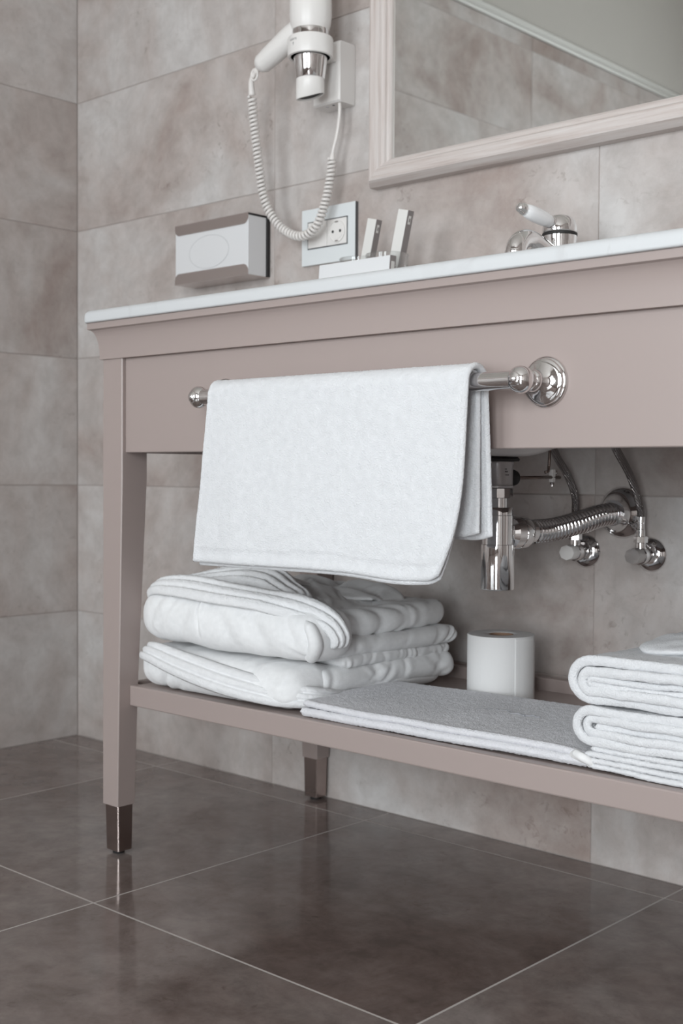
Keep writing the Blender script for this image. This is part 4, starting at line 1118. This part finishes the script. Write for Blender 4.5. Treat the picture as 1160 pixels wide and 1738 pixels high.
# concentrator nozzle: round on top, flattened slanting mouth
secs = []
for z, rx, ry in ((1.3600, 0.0245, 0.0245), (1.3580, 0.0258, 0.0258), (1.3480, 0.0262, 0.0250), (1.3360, 0.0262, 0.0215), (1.3270, 0.0262, 0.0165), (1.3240, 0.0258, 0.0150), (1.3240, 0.0240, 0.0130), (1.3300, 0.0236, 0.0128)):
    s = []
    for k in range(40):
        a = 2 * PI * k / 40
        x, y = rx * math.cos(a), ry * math.sin(a)
        zz = z + (0.0055 * math.cos(a) if z < 1.334 else 0) + (0.0012 * math.cos(2 * a) if z < 1.334 else 0)
        s.append((HX + x * 0.80 + y * 0.60, HY - x * -0.60 * 1.0 - y * 0.80, zz))
    secs.append(s)
nz = obj('nozzle', loft(secs), M['white_plastic'], hd, True, auto=60)
mo = [(p[0] * 0.93 + HX * 0.07, p[1] * 0.93 + HY * 0.07, p[2] - 0.0028) for p in secs[-1]]
obj('mouth_slot', (mo, [tuple(range(40))]), M['black'], nz, False)
# handle, oval tube leaning out to the left
hp = resample(catmull([(0.848, -0.100, 1.455), (0.815, -0.104, 1.440), (0.780, -0.107, 1.422), (0.748, -0.109, 1.407), (0.735, -0.110, 1.400)], 60), 40)
obj('handle', tube(hp, np.interp(np.linspace(0, 1, 40), [0, 0.3, 0.7, 0.9, 0.97, 1], [0.0215, 0.0215, 0.0200, 0.0180, 0.0130, 0.006]), 28), M['white_plastic'], hd)
obj('strain_relief', tube(catmull([(0.738, -0.110, 1.402), (0.729, -0.109, 1.395), (0.7145, -0.107, 1.382), (0.7085, -0.1000, 1.3574)], 30), np.interp(np.linspace(0, 1, 30), [0, 0.35, 0.4, 0.9, 1], [0.0052, 0.0058, 0.0042, 0.0062, 0.0070]), 16), M['cord'], hd)
obj('hanging_loop', tube([(0.728 + 0.0085 * math.cos(a), -0.112, 1.389 + 0.0105 * math.sin(a)) for a in np.linspace(0, 2 * PI, 28)], 0.0022, 10), M['cord'], hd)
CP = [(0.7085, -0.1, 1.3544), (0.7073, -0.094, 1.31), (0.7074, -0.086, 1.2609), (0.7075, -0.078, 1.2171), (0.7072, -0.068, 1.1735), (0.7168, -0.058, 1.1374), (0.7464, -0.05, 1.1029), (0.7906, -0.046, 1.0855), (0.8257, -0.042, 1.1006), (0.8447, -0.038, 1.1419), (0.8562, -0.036, 1.1879), (0.8605, -0.036, 1.2224)]
CP = resample(catmull(CP, 400), 64 * 14)
T_, N_, B_ = frames(CP)
ph = np.arange(len(CP)) * 2 * PI / 14
coil = CP + 0.0064 * (np.cos(ph)[:, None] * N_ + np.sin(ph)[:, None] * B_)
obj('coiled_cord', tube(coil, 0.0030, 7), M['cord'], hd)
obj('straight_cord', tube(resample(catmull([(0.8605, -0.036, 1.2202), (0.8634, -0.036, 1.2384), (0.8707, -0.036, 1.259), (0.8756, -0.035, 1.2835), (0.8766, -0.033, 1.3077), (0.8755, -0.032, 1.33)], 60), 40), np.interp(np.linspace(0, 1, 40), [0, 0.06, 0.12, 1], [0.0060, 0.0052, 0.0034, 0.0034]), 12), M['cord'], hd)

# ------------------------------------------------------------------ toiletries on the worktop
CT = CZ1 + 0.0002
def rot_box(c, w, d, h, tilt_y, tilt_x, rz):
    Rm = Matrix.Rotation(rz, 3, 'Z') @ Matrix.Rotation(tilt_x, 3, 'X') @ Matrix.Rotation(tilt_y, 3, 'Y')
    return Rm
def toiletry(name, base, Rm, label, w=0.040, d=0.020, h=0.150):
    """slim card box: pale faces, a grey printed narrow side with a pale square mark near its end"""
    t = thing(name, tuple(base), label, 'box', None)
    b = Vector(base)
    def T(v): return [tuple(b + Rm @ Vector(p)) for p in v]
    v, f = box(-w / 2, w / 2 - 0.0006, -d / 2, d / 2, 0, h, 0.0006, 1); obj('carton', (T(v), f), M['cream_card'], t, False)
    v, f = box(w / 2 - 0.0006, w / 2, -d / 2, d / 2, 0, h); s = obj('printed_side', (T(v), f), M['grey_card'], t, False)
    v, f = box(w / 2, w / 2 + 0.0003, -d / 2 + 0.004, d / 2 - 0.005, h - 0.023, h - 0.009); obj('square_mark', (T(v), f), M['cream_card'], s, False)
    v, f = box(w / 2 + 0.0003, w / 2 + 0.0005, -0.0018, 0.0012, h - 0.019, h - 0.013); obj('mark_stroke', (T(v), f), M['grey_card'], s, False)
    return t
def tumbler(c, r, h, label):
    t = thing('glass_tumbler', (c[0], c[1], CT), label, 'glass', 'clear glass tumblers on the worktop')
    obj('tumbler_wall', lathe([(0.0001, 0.0), (r * 0.86, 0.0), (r * 0.88, 0.002), (r, h - 0.001), (r - 0.0006, h), (r - 0.0020, h - 0.001), (r * 0.88 - 0.002, 0.006), (0.0001, 0.006)], (c[0], c[1], CT), n=44), M['glass'], t, True, auto=50)
    return t
lean = Matrix.Rotation(0.235, 3, 'Y')
toiletry('toiletry_box', (0.9765, -0.0930, CT + 0.0085), lean, 'slim pale carton leaning in a glass, beside the socket plate', 0.022, 0.0145, 0.180)
toiletry('toiletry_box', (1.0735, -0.1230, CT + 0.0085), lean, 'slim pale carton leaning in a glass, nearer the mirror and tap', 0.023, 0.0150, 0.178)
tumbler((0.990, -0.100), 0.037, 0.116, 'clear glass tumbler holding the slim carton beside the socket plate')
tumbler((1.079, -0.130), 0.037, 0.110, 'clear glass tumbler holding the slim carton nearer the tap')
sc_ = thing('soap_carton', (1.060, -0.190, CT), 'white flat carton standing on its long edge before the glass tumblers', 'box')
def shear(v): return [(x + 0.22 * (z - CT) * 0.25, y + 0.04 * (z - CT), z) for x, y, z in v]
v, f = box(0.976, 1.1365, -0.199, -0.184, CT, 0.9905, 0.0006, 1); obj('carton', (shear(v), f), M['card'], sc_, False)
v, f = box(1.1365, 1.1371, -0.199, -0.184, CT, 0.9905); es = obj('printed_end', (shear(v), f), M['grey_card'], sc_, False)
v, f = box(1.1371, 1.1374, -0.1955, -0.1875, 0.9580, 0.9810); obj('square_mark', (shear(v), f), M['cream_card'], es, False)
